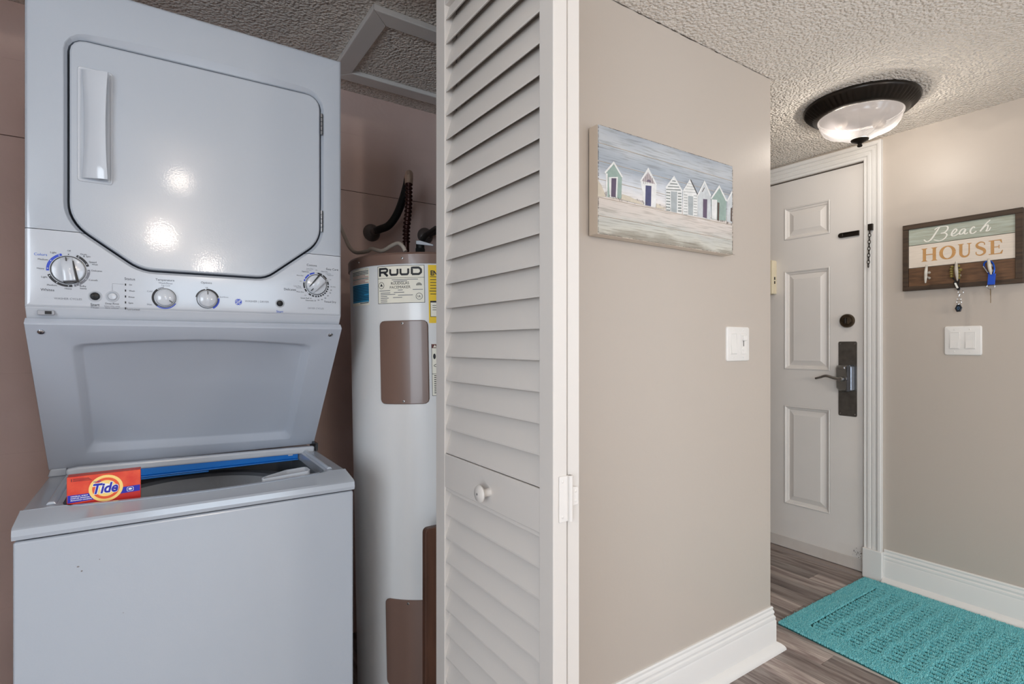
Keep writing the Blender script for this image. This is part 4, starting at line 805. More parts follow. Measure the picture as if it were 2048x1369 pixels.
P = pp_([(0.7268,2.045,1.592),(0.735,2.020,1.594),(0.757,1.985,1.605),(0.775,1.95,1.640),(0.782,1.905,1.690),(0.782,1.865,1.735),(0.776,1.835,1.7575)])
b = MB(); b.tube(P, [0.0135]*6+[0.0150]*(len(P)-6), 14); b.build('foam_sleeve', RUB, WP, smooth=True)
P = pp_([(0.777,1.840,1.755),(0.771,1.818,1.762),(0.762,1.797,1.752),(0.757,1.787,1.715)])
b = MB(); b.tube(P, 0.0148, 14); b.build('tape_wrap', TAPE, WP, smooth=True)
P = smooth_path([(0.757,1.787,1.718),(0.752,1.775,1.66),(0.741,1.757,1.60),(0.729,1.742,1.54),(0.727,1.738,1.49)], 30)
b = MB(); b.tube(P, [0.0112+0.0026*math.sin(i*2*PI/7.5) for i in range(len(P))], 14); b.build('corrugated_tube', COPB, WP, smooth=True, angle=80)
b = MB(); b.tube([(0.727,1.738,1.50),(0.727,1.738,1.40)], 0.010, 12); b.tube([(0.727,1.738,1.425),(0.727,1.738,1.405)], 0.015, 6); b.build('inlet_nipple', COPB, WP, smooth=True, angle=40)
WP2 = thing('water_pipe', 'dark water pipe with a white lever valve, half hidden by the folding door', 'pipe', (0.961,2.08,1.606))
flange(WP2, 0.961, 1.606)
P = pp_([(0.961,2.045,1.606),(0.966,1.99,1.612),(0.975,1.94,1.62),(0.99,1.88,1.63),(1.0,1.80,1.60)])
b = MB(); b.tube(P, 0.014, 12); b.build('foam_sleeve', RUB, WP2, smooth=True)
P = pp_([(0.925,1.84,1.54),(0.925,1.84,1.585),(0.940,1.85,1.625),(0.985,1.87,1.655)])
b = MB(); b.tube(P, 0.007, 10); b.build('handle_wire', RUB, WP2, smooth=True)
b = MB(); b.tube([(0.722,1.61,1.412),(0.722,1.61,1.472)], 0.0135, 14); b.tube([(0.722,1.61,1.425),(0.722,1.61,1.455)], 0.0165, 6); b.tube([(0.722,1.61,1.465),(0.745,1.63,1.50),(0.86,1.78,1.57),(0.94,1.93,1.606)], 0.009, 10); b.build('valve_body', RUB, WP2, smooth=True, angle=40)
b = MB(); b.prism([(-0.012,0.009),(0.004,0.010),(0.062,-0.008),(0.062,-0.014),(0.004,-0.008),(-0.012,-0.006)], lambda a,c,h: (0.709+a*0.75*0.83, 1.594-a*0.75*0.56-h, 1.470+c*0.75), 0, 0.004); b.build('valve_lever', APPP, WP2, bevel=0.002)
# white supply cable
CB = thing('power_cable', 'pale grey flexible cable sagging from behind the dryer to the heater top', 'cable', (0.66,1.90,1.50))
P = smooth_path([at_px(676,440,1.95),at_px(687,468,1.92),at_px(699,494,1.86),at_px(712,505,1.80),at_px(734,503,1.74),at_px(744,498,1.72),at_px(764,502,1.69),at_px(783,492,1.66),at_px(796,487,1.64),at_px(805,492,1.625),at_px(811,503,1.62)], 7)
b = MB(); b.tube(P, 0.0062, 10); b.build('cable_sheath', mat('pale_grey_cable',(176,164,152),0.5), CB, smooth=True)
# board
WB = MB(); WB.prism(rrect(0.575,0.66,0.0,0.668,0.012,4), XZ(1.27), 0, 0.02)
WBo = WB.build('wooden_board', mat('red_brown_board',(88,58,44),0.5, var=0.3, vscale=7, stretch=(8,8,1)), None, bevel=0.002)
tag(WBo, 'narrow red brown board with rounded top standing before the water heater', 'board')

# ------------------------------------------------------------------ attic hatch in the closet ceiling
AH = thing('attic_hatch', 'square attic hatch with white frame in the closet ceiling', 'hatch', (0.76,1.745,CE))
o_ = (0.53,0.99,1.512,1.976); w = 0.062
q4 = [(o_[0],o_[2]),(o_[1],o_[2]),(o_[1],o_[3]),(o_[0],o_[3])]; i4 = [(o_[0]+w,o_[2]+w),(o_[1]-w,o_[2]+w),(o_[1]-w,o_[3]-w),(o_[0]+w,o_[3]-w)]
for k in range(4):
    j = (k+1)%4; b = MB(); p4 = [q4[k],q4[j],i4[j],i4[k]]
    c4 = Vector((sum(p[0] for p in p4)/4, sum(p[1] for p in p4)/4)); p4 = [(p[0]+(c4.x-p[0])*0.004, p[1]+(c4.y-p[1])*0.004) for p in p4]
    b.prism(p4, XY(CE), -0.020, -0.0005); b.build('frame_rail', TRIMW, AH, bevel=0.003)
MB().box(o_[0]+w+0.002,o_[1]-w-0.002,o_[2]+w+0.002,o_[3]-w-0.002,CE-0.006,CE-0.0005).build('hatch_panel', POP, AH)

# ------------------------------------------------------------------ folded louvered bifold door
BD = thing('bifold_door', 'white louvered bifold closet door, folded open and seen edge on', 'door', (0.59,0.93,0))
XA = 0.5557; TH_ = 0.0305; YN, YFAR = 0.7017, 1.149
def leaf(par, x0, x1, yn, yf, sgn, front):
    """one leaf; sgn = -1: louvres look to -X"""
    zt, zb2 = 2.02, 0.015
    sn, sf = yn+0.0395, yf-0.045
    for (a,c) in ((yn,sn),(sf,yf)): MB().box(x0,x1,a,c,zb2,zt).build('stile', LOUV, par, bevel=0.0018)
    rails = [(0.811,0.889),(zb2,0.165),(1.925,zt)]
    for (a,c) in rails: MB().box(x0+0.0008,x1-0.0008,sn-0.004,sf+0.004,a,c).build('rail', LOUV, par, bevel=0.002)
    pr = None
    xf, xb = (x0+0.0030, x1-0.003) if sgn < 0 else (x1-0.0030, x0+0.003)
    zs_ = [0.9460+0.05553*k for k in range(-1,18)] + [0.7480-0.0553*k for k in range(-1,11)]
    for z in zs_:
        lo, hi = z, z+0.066
        if any(lo < c-0.004 and hi > a+0.012 and (lo > a-0.075) and False for a,c in rails): continue
        if lo < 0.165-0.03 or lo > 1.90: continue
        if pr is None:
            q = MB(); dx = (xb-xf); s = 1 if dx > 0 else -1
            q.prism([(xf,0.0),(xf+s*0.0065,0.0045),(xb,0.066),(xb-s*0.005,0.0675),(xf,0.004)], lambda a,c,h: (a,h,c), sn-0.006, sf+0.004)
            pr = q.build('slat', LOUV, par, bevel=0.0008); pr.location.z += z
        else:
            c_ = part_copy(pr, par); c_.location = pr.location.copy(); c_.location.z = pr.location.z - Z_[0] + z; 
            continue
        Z_[0] = z
Z_ = [0]
leaf(BD, XA, XA+TH_, YN, YFAR, -1, True)
RL = bpy.data.objects.new('rear_leaf', None)
b = MB(); b.box(0.5925,0.6200,0.7085,0.7085+0.0395,0.015,2.02); RLo = b.build('rear_leaf', LOUV, BD, bevel=0.0018)
bpy.data.objects.remove(RL)
leaf2_par = RLo
zt, zb2 = 2.02, 0.015
MB().box(0.5925,0.6200,1.111,1.156,zb2,zt).build('stile', LOUV, RLo, bevel=0.0018)
for (a,c) in ((0.811,0.889),(zb2,0.165),(1.925,zt)): MB().box(0.5933,0.6192,0.744,1.115,a,c).build('rail', LOUV, RLo, bevel=0.002)
pr2 = None
for z in [0.9460+0.05553*k for k in range(-1,18)] + [0.7480-0.0553*k for k in range(-1,11)]:
    if z < 0.135 or z > 1.90: continue
    if pr2 is None:
        q = MB(); q.prism([(0.617,0.0),(0.6105,0.0045),(0.5955,0.066),(0.6,0.0675),(0.617,0.004)], lambda a,c,h: (a,h,c), 0.742, 1.115)
        pr2 = q.build('slat', LOUV, RLo); pr2.location.z += z; zfirst = z
    else:
        c_ = part_copy(pr2, RLo); c_.location = (pr2.location.x, pr2.location.y, pr2.location.z - zfirst + z)
b = MB(); kf = lambda a,c,h: (XA-h, 0.9078+a, 0.845+c)
b.lathe([(0.0085,-0.001),(0.0078,0.010),(0.0085,0.015),(0.0165,0.019),(0.0175,0.022),(0.0150,0.026),(0.003,0.028)], kf, 28); kn = b.build('knob', LOUV, BD, smooth=True, angle=50)
q = MB(); q.lathe([(0.0028,0.0279),(0.0010,0.0286)], kf, 10); q.build('screw', SCREW, kn)
# hinge across the two leaf edges
HW = mat('white_painted_hinge', (214,209,204), 0.35)
b = MB(); b.box(0.5675,0.5890,YN-0.0022,YN,0.8385,0.9165); b.box(0.587,0.5948,YN-0.0035,YN+0.002,0.8385,0.8600); b.box(0.587,0.5948,YN-0.0035,YN+0.002,0.8970,0.9165)
h1 = b.build('hinge', HW, BD, bevel=0.0008)
b = MB(); b.tube([(0.5905,YN-0.0035,0.8385),(0.5905,YN-0.0035,0.9165)], 0.0042, 12); b.build('hinge_pin', HW, h1, smooth=True, angle=40)
b = MB(); b.prism(fillet([(0.5905,0.8612,0.001),(0.6125,0.8625,0.004),(0.6125,0.893,0.004),(0.5905,0.8962,0.001)],4), XZ(0.7085), 0.0, 0.006); b.build('hinge_leaf', HW, h1, bevel=0.0008)
for (x,z,y) in ((0.5745,0.9075,YN-0.0022),(0.5745,0.8475,YN-0.0022),(0.6060,0.8865,0.7025),(0.6060,0.8695,0.7025)):
    q = MB(); q.lathe([(0.0028,0),(0.0012,0.0012)], lambda a,c,h: (x+a,y-h,z+c), 10); s_ = q.build('screw', HW, h1, smooth=True)
b = MB(); b.box(-0.42,0.66,1.16,1.185,2.03,2.0405); structure(b.build('trim_2', TRIMW))
# ------------------------------------------------------------------ beach hut picture on planks
ART = thing('plank_picture', 'plank picture of pastel beach huts hanging on the greige wall', 'picture', (1.315,1.113,1.5955))
def art_mat():
    m = bpy.data.materials.new('painted_shore_and_sky'); m.use_nodes = True; nt = m.node_tree; p = nt.nodes['Principled BSDF']; p.inputs['Roughness'].default_value = 0.6
    ge = nt.nodes.new('ShaderNodeNewGeometry'); sp = nt.nodes.new('ShaderNodeSeparateXYZ'); nt.links.new(ge.outputs['Position'], sp.inputs[0])
    nz = nt.nodes.new('ShaderNodeTexNoise'); nz.inputs['Scale'].default_value = 7; nz.inputs['Detail'].default_value = 6; nt.links.new(ge.outputs['Position'], nz.inputs['Vector'])
    mp = nt.nodes.new('ShaderNodeMapping'); mp.inputs['Scale'].default_value = (11,1,210); nt.links.new(ge.outputs['Position'], mp.inputs[0])
    nb = nt.nodes.new('ShaderNodeTexNoise'); nb.inputs['Scale'].default_value = 1; nb.inputs['Detail'].default_value = 6; nt.links.new(mp.outputs[0], nb.inputs['Vector'])
    ma = nt.nodes.new('ShaderNodeMath'); ma.operation = 'MULTIPLY_ADD'; ma.inputs[1].default_value = 0.10; nt.links.new(nz.outputs['Fac'], ma.inputs[0]); nt.links.new(sp.outputs['Z'], ma.inputs[2])
    mb_ = nt.nodes.new('ShaderNodeMath'); mb_.operation = 'MULTIPLY_ADD'; mb_.inputs[1].default_value = 0.022; nt.links.new(nb.outputs['Fac'], mb_.inputs[0]); nt.links.new(ma.outputs[0], mb_.inputs[2])
    mr = nt.nodes.new('ShaderNodeMapRange'); mr.inputs[1].default_value = 1.4445+0.061; mr.inputs[2].default_value = 1.7445+0.061; nt.links.new(mb_.outputs[0], mr.inputs[0])
    r = nt.nodes.new('ShaderNodeValToRGB'); e = r.color_ramp.elements
    e[0].position = 0.0; e[0].color = lin((158,152,140))+(1,); e[1].position = 1.0; e[1].color = lin((166,172,180))+(1,)
    for pos,c in ((0.07,(200,198,188)),(0.15,(192,192,186)),(0.22,(206,199,192)),(0.34,(212,202,194)),(0.40,(228,224,222)),(0.52,(206,210,216)),(0.64,(160,168,178)),(0.74,(168,175,183)),(0.86,(186,190,194))):
        x = r.color_ramp.elements.new(pos); x.color = lin(c)+(1,)
    nt.links.new(mr.outputs[0], r.inputs[0])
    # worn streaks
    r2 = nt.nodes.new('ShaderNodeValToRGB'); r2.color_ramp.elements[0].position = 0.34; r2.color_ramp.elements[0].color = (0.55,0.53,0.5,1); r2.color_ramp.elements[1].position = 0.5; r2.color_ramp.elements[1].color = (1,1,1,1)
    nt.links.new(nb.outputs['Fac'], r2.inputs[0])
    mx = nt.nodes.new('ShaderNodeMix'); mx.data_type = 'RGBA'; mx.blend_type = 'MULTIPLY'; mx.inputs[0].default_value = 0.62
    nt.links.new(r.outputs[0], mx.inputs[6]); nt.links.new(r2.outputs[0], mx.inputs[7]); nt.links.new(mx.outputs[2], p.inputs['Base Color'])
    return m
AM = art_mat(); SIDE = mat('cream_picture_edge', (228,216,202), 0.6)
z0, z1 = 1.4450, 1.7447; ph = (z1-z0)/6
for k in range(6):
    b = MB(); x0, x1 = 1.0075, 1.6235
    b.box(x0,x1,1.0752,1.1100,z0+ph*k+0.0004,z0+ph*(k+1)-0.0004); b.mi[2] = 1
    b.build('plank', [SIDE, AM], ART, bevel=0.0006, bseg=1)
b = MB(); b.box(1.0068,1.0077,1.0760,1.1100,z0,z1); b.box(1.0077,1.6235,1.0760,1.1100,z0-0.0006,z0+0.0003); b.build('side_edge', SIDE, ART)
MB().box(1.015,1.616,1.1085,1.1135,z0+0.006,z1-0.006).build('backing', BLACK, ART)
HC_ = {'green':(152,172,164),'white':(232,232,230),'plum':(96,82,104),'navy':(78,80,116),'dome':(120,108,130),'pinkgrey':(190,180,182),'brown':(92,78,72),'grey':(142,148,146),'silver':(172,178,180),'lgrey':(184,186,184),'black':(80,76,76),'pale':(206,210,212),'dune':(212,202,184)}
HM = {k: mat('hut_paint_'+k, c, 0.6, var=0.14, vscale=60) for k,c in HC_.items()}
names = list(HM); b = MB()
for i,(c,pts) in enumerate(HUTS): b.poly(pts, XZ(1.0750), 0.0002+0.000015*i, names.index(c))
random.seed(5)
for (xc,zc,n_) in ((1.03,1.553,14),(1.09,1.549,10),(1.17,1.552,16),(1.27,1.551,10),(1.57,1.548,10),(1.60,1.545,8)):
    for k in range(n_):
        x = min(1.618,xc+random.gauss(0,0.014)); z = zc+random.gauss(0,0.002); b.ribbon([(x,z),(x+random.uniform(-0.004,0.004),z+random.uniform(0.004,0.010))], 0.0008, XZ(1.0750), 0.0010, names.index('brown'))
b.flat('painted_hut', [HM[k] for k in names], ART)
EDGE = mat('worn_dark_edge', (112,100,90), 0.8)
b = MB()
for k in range(90):
    zz = random.uniform(z0,z1-0.004); b.poly([(1.0076,zz),(1.0076+random.uniform(0.001,0.003),zz+0.001),(1.0076,zz+random.uniform(0.002,0.006))], XZ(1.0750), 0.0009)
    zz = random.uniform(z0,z1-0.004); b.poly([(1.6234,zz),(1.6234-random.uniform(0.001,0.004),zz+0.001),(1.6234,zz+random.uniform(0.002,0.006))], XZ(1.0750), 0.0009)
for k in range(260):
    x = random.uniform(1.008,1.622); ln = random.uniform(0.004,0.02); hh = random.uniform(0.0003,0.0014)
    zz = z0 if k%2 else z1-0.0004; s_ = 1 if k%2 else -1
    b.poly([(x,zz),(x+ln,zz),(x+ln*0.6,zz+s_*hh),(x+ln*0.3,zz+s_*hh*0.7)], XZ(1.0750), 0.0009)
b.flat('worn_edge', [EDGE], ART)

# ------------------------------------------------------------------ switches
def switch_plate(root, f, w, h_, rockers):
    b = MB(); o_ = rrect(-w/2,w/2,-h_/2,h_/2,0.008,4)
    b.loops([[f(a,c,0) for a,c in o_], [f(a,c,0.003) for a,c in o_], [f(a,c,0.0055) for a,c in offset_poly(o_,-0.002)], [f(a,c,0.0062) for a,c in offset_poly(o_,-0.0045)]], True, True)
    pl_ = b.build('cover_plate', SWITCH, root, smooth=True, angle=40)
    for (a,kind) in rockers:
        q = MB(); o2 = rrect(a-0.018,a+0.018,-0.037,0.037,0.002,3)
        q.loops([[f(x,c,0.0062) for x,c in o2],[f(x,c,0.0075) for x,c in offset_poly(o2,-0.0004)],[f(x,c,0.0075) for x,c in offset_poly(o2,-0.0014)],[f(x,c,0.0066) for x,c in offset_poly(o2,-0.0018)]])
        q.build('switch_frame', SWITCH, root)
        if kind == 'rocker':
            q = MB(); q.prism([(-0.0335,0.0105),(0.0,0.0078),(0.0335,0.0068),(0.0335,0.005),(-0.0335,0.005)], lambda c,hh,t: f(a+t,c,hh), -0.0152, 0.0152); q.build('rocker', SWITCH, root, bevel=0.0007)
        else:
            q = MB(); q.prism([(-0.033,-0.0005),(0.033,-0.0005),(0.033,0.0012),(-0.033,0.0012)], lambda c,hh,t: f(a+t,c,0.0065+hh), -0.0150, 0.0150); q.build('dimmer_body', SWITCH, root)
            q = MB(); q.prism([(0.012,0.007),(0.030,0.007),(0.030,0.014),(0.016,0.016),(0.012,0.015)], lambda c,hh,t: f(a+t,c,hh), -0.011, 0.012); q.build('slider', SWITCH, root, bevel=0.001)
            q = MB(); q.box(0,0,0,0,0,0); q = MB(); q.prism([(-0.004,-0.008),(-0.004,0.012),(0.002,0.012),(0.002,-0.008)], lambda x,c,t: f(a+x,c,t), 0.0076, 0.0079); q.build('slider_track', mat('grey_slot_shade',(120,118,114),0.6), root)
            q = MB(); q.lathe([(0.006,0.0076),(0.0055,0.0095),(0.001,0.0098)], lambda x,c,t: f(a-0.003+x,c-0.020,t), 14); q.build('dimmer_knob', SWITCH, root, smooth=True)
        for zz in (-0.048,0.048):
            q = MB(); q.lathe([(0.003,0.0060),(0.0022,0.0075),(0.0003,0.0078)], lambda x,c,t: f(a+x,c+zz,t), 10); q.build('screw', SWITCH, root, smooth=True)
S1 = thing('light_switch', 'white double switch with slide dimmer, on the wall below the plank picture', 'light switch', (1.709,1.114,1.143))
switch_plate(S1, lambda a,c,h: (1.709+a,1.114-h,1.143+c), 0.134, 0.121, ((-0.0285,'rocker'),(0.0285,'dimmer')))
S2 = thing('light_switch', 'white double rocker switch on the wall below the key rack', 'light switch', (2.913,0.8205,1.1585))
switch_plate(S2, lambda a,c,h: (2.913-h,0.8205-a,1.1585+c), 0.130, 0.127, ((-0.0285,'rocker'),(0.0255,'rocker')))

# ------------------------------------------------------------------ key rack sign
KR = thing('key_rack_sign', 'framed wooden beach house sign with three white hooks, above the rocker switch', 'key rack', (2.913,0.83,1.543))
ya, yb, za, zb_ = 1.0365, 0.6235, 1.3895, 1.6935     # left, right, bottom, top
fw = 0.022
def slab(name, m, y0, y1, z0_, z1_, x0, x1, bev=0.001): return MB().box(x0,x1,min(y0,y1),max(y0,y1),z0_,z1_).build(name, m, KR, bevel=bev)
slab('frame_rail', DARKWOOD, ya, yb, zb_-fw, zb_, 2.889, 2.912); slab('frame_rail', DARKWOOD, ya, yb, za, za+fw*0.85, 2.889, 2.912)
slab('frame_rail', DARKWOOD, ya, ya-fw, za+fw*0.85+0.0004, zb_-fw-0.0004, 2.8895, 2.912); slab('frame_rail', DARKWOOD, yb, yb+fw*1.05, za+fw*0.85+0.0004, zb_-fw-0.0004, 2.8895, 2.912)
SAGE = mat('sage_painted_plank', (176,184,172), 0.6, bump=0.2, bscale=40, stretch=(1,1,12), var=0.22, vscale=14, vrgb=(158,160,144), bdist=0.002)
CRM = mat('cream_painted_plank', (224,212,198), 0.6, bump=0.2, bscale=40, stretch=(1,1,12), var=0.08, vscale=12, bdist=0.002)
BRN = mat('brown_stained_plank', (112,80,54), 0.6, bump=0.3, bscale=40, stretch=(1,1.5,10), var=0.4, vscale=12, bdist=0.002)
XPk = 2.8965
slab('plank', SAGE, ya-fw, yb+fw, 1.5975, zb_-fw, XPk, 2.911); slab('plank', CRM, ya-fw, yb+fw, 1.4935, 1.5955, XPk, 2.911); slab('plank', BRN, ya-fw, yb+fw, za+fw*0.85, 1.4915, XPk, 2.911)
fS = lambda y,z,h: (XPk-h, y, z)
WP_ = mat('white_sign_paint', (232,230,222), 0.6); TAN = mat('tan_sign_paint', (196,148,92), 0.6, var=0.15, vscale=40)
b = MB()
for k,pts in BEACH.items():
    if k != 'B2': b = MB()
    sp = smooth_path([(a,c,0) for a,c in pts], 6); n = len(sp)
    wid = [0.0030+0.0032*abs(math.sin(math.atan2(sp[min(i+1,n-1)][1]-sp[max(i-1,0)][1], sp[min(i+1,n-1)][0]-sp[max(i-1,0)][0])))*(1.4 if k in ('B1',) else 1.0)*(0.35+0.65*math.sin(PI*min(1,(i+1)/n*1.0))) for i in range(n)]
    b.ribbon([(p[0],p[1]) for p in sp], wid, fS, 0.0006)
    if k != 'B1': b.build('letter', [WP_], KR)
# serif capitals
def cap(y0, y1, zb0, zt0, strokes):
    b = MB()
    w_, h_ = y0-y1, zt0-zb0
    for i,st in enumerate(strokes):
        if st[0] == 'p': b.poly([(y0-x*w_, zb0+z*h_) for x,z in st[1]], fS, 0.0005+0.00006*i)
        else: b.ribbon([(y0-x*w_, zb0+z*h_) for x,z in st[1]], [q*w_ for q in st[2]], fS, 0.0005+0.00006*i)
    b.build('letter', TAN, KR)
R4 = lambda x0,x1,z0_,z1_: ('p', [(x0,z0_),(x1,z0_),(x1,z1_),(x0,z1_)])
Hs = [R4(.10,.30,.05,.95),R4(.70,.90,.05,.95),R4(.30,.70,.47,.54)] + [('p',[(x-.20,z),(x+.20,z),(x+.12,z+d),(x-.12,z+d)]) for x in (.2,.8) for z,d in ((0,.07),(1,-.07))]
ang = np.linspace(0,2*PI,33)
Os = [('r', [(0.5+0.40*math.cos(t),0.5+0.47*math.sin(t)) for t in ang], [0.07+0.16*abs(math.cos(t))**1.3 for t in ang])]
Us = [R4(.10,.32,.30,.95),R4(.74,.83,.30,.95),('p',[(-.02,1),(.44,1),(.36,.94),(.06,.94)]),('p',[(.60,1),(.98,1),(.90,.94),(.68,.94)])]
au = np.linspace(PI,2*PI,17); Us.append(('r', [(0.495+0.285*math.cos(t),0.32+0.27*math.sin(t)) for t in au], [0.22-0.13*(i/16) for i in range(17)]))
Sp = smooth_path([(.86,.74,0),(.82,.90,0),(.50,.97,0),(.20,.84,0),(.24,.66,0),(.55,.52,0),(.82,.38,0),(.84,.16,0),(.50,.03,0),(.16,.12,0),(.12,.30,0)],5); nS = len(Sp)
Ss = [('r', [(p[0],p[1]) for p in Sp], [0.08+0.24*math.exp(-((i/nS-0.5)/0.24)**2) for i in range(nS)])]
Es = [R4(.16,.40,.04,.96),R4(.02,.55,.0,.055),R4(.02,.55,.945,1.0),R4(.40,.74,.48,.535),('p',[(.70,.38),(.76,.38),(.76,.64),(.70,.64)]),('p',[(.5,.0),(.93,.0),(1.0,.26),(.95,.26),(.80,.07),(.5,.06)]),('p',[(.5,1.0),(.90,1.0),(.94,.76),(.89,.76),(.78,.93),(.5,.945)])]
zc0 = 1.5175; zc1 = 1.5765
cap(0.9665,0.9050,zc0,zc1,Hs); cap(0.8985,0.8410,zc0,zc1-0.0005,Os); cap(0.8335,0.7840,zc0,zc1,Us); cap(0.7760,0.7385,zc0,zc1-0.0005,Ss); cap(0.7315,0.6850,zc0-0.001,zc1-0.001,Es)
CLEAT = mat('chipped_white_cleat', (216,212,202), 0.55, var=0.3, vscale=40, vrgb=(176,168,156), bump=0.2, bscale=60)
for (yc,zt,zb2,lean) in ((0.9367,1.498,1.4170,0.0025),(0.8274,1.4985,1.4165,-0.002),(0.7185,1.497,1.4300,-0.004)):
    n = 9; L = []
    for i in range(n):
        t = i/(n-1); z = zt+(zb2-zt)*t; s_ = 0.0020+0.0044*math.sin(PI*min(1,t*0.9+0.08))**0.7; y = yc-lean+2*lean*t; x = 2.862-0.004*math.sin(PI*t)
        L.append([(x+s_*0.9*math.cos(q), y+s_*math.sin(q), z) for q in np.linspace(0,2*PI,11)[:-1]])
    b = MB(); b.loops(L, True, True); hk = b.build('hook', CLEAT, KR, smooth=True)
    zm_ = (zt+zb2)/2-0.004
    q = MB()
    for dz in (-0.010,0.010): q.tube([(2.862,yc,zm_+dz*0.8),(2.880,yc,zm_+dz),(XPk,yc,zm_+dz*1.2)], [0.0042,0.0038,0.0062], 10)
    q.build('hook_post', CLEAT, hk, smooth=True)

# keys
K1 = thing('beaded_keychain', 'keychain of olive wooden beads with black tag and fob, on the middle hook', 'keychain', (2.873,0.827,1.47))
BEAD = mat('olive_wooden_bead', (132,116,56), 0.4, var=0.3, vscale=90); CORD = mat('black_cord', (18,17,18), 0.7)
bp = [(0.845,1.478),(0.8475,1.468),(0.8475,1.4575),(0.847,1.4475),(0.8475,1.437),(0.824,1.4785),(0.8225,1.463),(0.8165,1.4625),(0.823,1.4525),(0.8232,1.4395),(0.8232,1.4285)]
pb = None
for (y,z) in bp:
    if pb is None:
        q = MB(); q.lathe([(0.0015,-0.0056),(0.0052,-0.0045),(0.0073,0),(0.0052,0.0045),(0.0015,0.0056)], lambda a,c,h: (2.869+a, y+c, z+h), 14); pb = q.build('bead', BEAD, K1, smooth=True); y0_, z0_ = y, z
    else:
        c_ = part_copy(pb, K1); c_.location = (pb.location.x, pb.location.y+y-y0_, pb.location.z+z-z0_)
b = MB(); pth = smooth_path([(2.874,0.837,1.487),(2.874,0.848,1.478),(2.874,0.8485,1.455),(2.874,0.846,1.435),(2.874,0.836,1.418),(2.874,0.826,1.405),(2.874,0.823,1.425),(2.874,0.8235,1.455),(2.874,0.8245,1.478),(2.874,0.837,1.487)],5); b.tube(pth, 0.0026, 8); b.build('cord_loop', CORD, K1, smooth=True)
b = MB(); b.prism(fillet([(0.8445,1.418,0.006),(0.829,1.414,0.006),(0.8165,1.378,0.005),(0.8275,1.373,0.005)],4), YZ(2.874), 0, 0.006); tg = b.build('black_tag', BLACK, K1, bevel=0.0015)
b = MB(); b.prism(fillet([(0.8385,1.408,0.002),(0.831,1.4075,0.002),(0.8225,1.385,0.002),(0.829,1.383,0.002)],3), YZ(2.868), 0.0, 0.0006); b.build('paper_insert', WP_, tg)
b = MB()
def ringt(mb, x, y, z, r, t, ax=0): mb.tube([(x+(0.3*r*math.sin(q) if ax else 0), y+r*math.cos(q), z+r*math.sin(q)) for q in np.linspace(0,2*PI,25)], t, 8, False)
ringt(b,2.872,0.8165,1.366,0.009,0.0009); b.build('split_ring', CHROME, K1, smooth=True)
b = MB(); b.tube([(2.872,0.820,1.358),(2.872,0.8225,1.350),(2.872,0.820,1.345)], 0.002, 8); ringt(b,2.872,0.822,1.337,0.006,0.001); ringt(b,2.873,0.8225,1.3235,0.0085,0.0012); b.tube([(2.873,0.8235,1.316),(2.873,0.8240,1.306)], 0.0025, 8); b.build('small_clasp', CHROME, K1, smooth=True)
b = MB(); b.prism(fillet([(0.8365,1.297,0.003),(0.8305,1.3125,0.003),(0.8185,1.3145,0.003),(0.8115,1.300,0.003),(0.8165,1.283,0.003),(0.8305,1.282,0.003)],3), YZ(2.876), 0, 0.007); fb = b.build('black_fob', mat('dark_blue_black_fob',(18,24,34),0.3), K1, bevel=0.002)
b = MB(); b.text('H', YZm(2.869), -0.8240, 1.298, height=0.010, h=0.0003, bold=0.0); b = MB(); b.ribbon([(0.828+0.0035*math.cos(t)-0.004, 1.298+0.006*math.sin(t)) for t in np.linspace(0,2*PI,15)], 0.0012, YZ(2.869), 0.0004); b.build('fob_mark', mat('blue_fob_mark',(90,130,170),0.4), fb)
K2 = thing('carabiner_keychain', 'blue carabiner keychain with strap and a brass key, on the rightmost hook', 'keychain', (2.873,0.717,1.44))
BLU = mat('blue_strap', (18,74,186), 0.45); BLM = mat('blue_anodised_metal', (24,84,190), 0.25, 0.5)
b = MB(); pth = smooth_path([(2.870,0.724,1.436),(2.872,0.733,1.452),(2.873,0.740,1.474),(2.873,0.734,1.486),(2.873,0.722,1.488),(2.873,0.712,1.478),(2.872,0.7065,1.455),(2.870,0.709,1.434)],6); b.tube(pth, 0.0032, 8); b.build('carabiner', BLM, K2, smooth=True)
b = MB(); b.tube([(2.867,0.726,1.439),(2.866,0.7405,1.4675)], 0.0032, 10); b.build('gate', CHROME, K2, smooth=True)
b = MB(); b.prism([(0.7275,1.389),(0.7040,1.388),(0.7010,1.433),(0.7245,1.435)], YZ(2.871), 0, 0.006); b.build('strap', BLU, K2, bevel=0.001)
b = MB(); ringt(b,2.868,0.7165,1.382,0.0125,0.0010); b.build('split_ring', CHROME, K2, smooth=True)
BRS = mat('dull_brass', (120,102,76), 0.35, 0.8)
b = MB(); b.box(2.864,2.8725,0.7165,0.7185,1.345,1.373); b.box(2.866,2.8705,0.7163,0.7180,1.313,1.346); b.build('key', BRS, K2, bevel=0.0006)

# ------------------------------------------------------------------ ceiling light
LC = (2.427, 1.0226)
CLt = thing('ceiling_light', 'round bronze flush ceiling light with frosted glass bowl, glowing above the hall', 'ceiling light', (LC[0],LC[1],CE))
fL = lambda x,y,h: (LC[0]+x, LC[1]+y, CE-h)
b = MB(); n = 180; L = []
for (r,h,amp) in ((0.204,0.0,0),(0.2065,0.004,0),(0.2065,0.012,0),(0.203,0.017,0),(0.200,0.020,0.0030),(0.188,0.033,0.0034),(0.174,0.044,0.0028),(0.170,0.048,0),(0.158,0.054,0),(0.151,0.055,0),(0.149,0.050,0)):
    L.append([fL((r+amp*math.cos(60*2*PI*k/n))*math.cos(2*PI*k/n),(r+amp*math.cos(60*2*PI*k/n))*math.sin(2*PI*k/n),h) for k in range(n)])
b.loops(L, True, False); b.build('bronze_rim', mat('oil_rubbed_bronze',(38,32,27),0.32,0.6), CLt, smooth=True, angle=60)
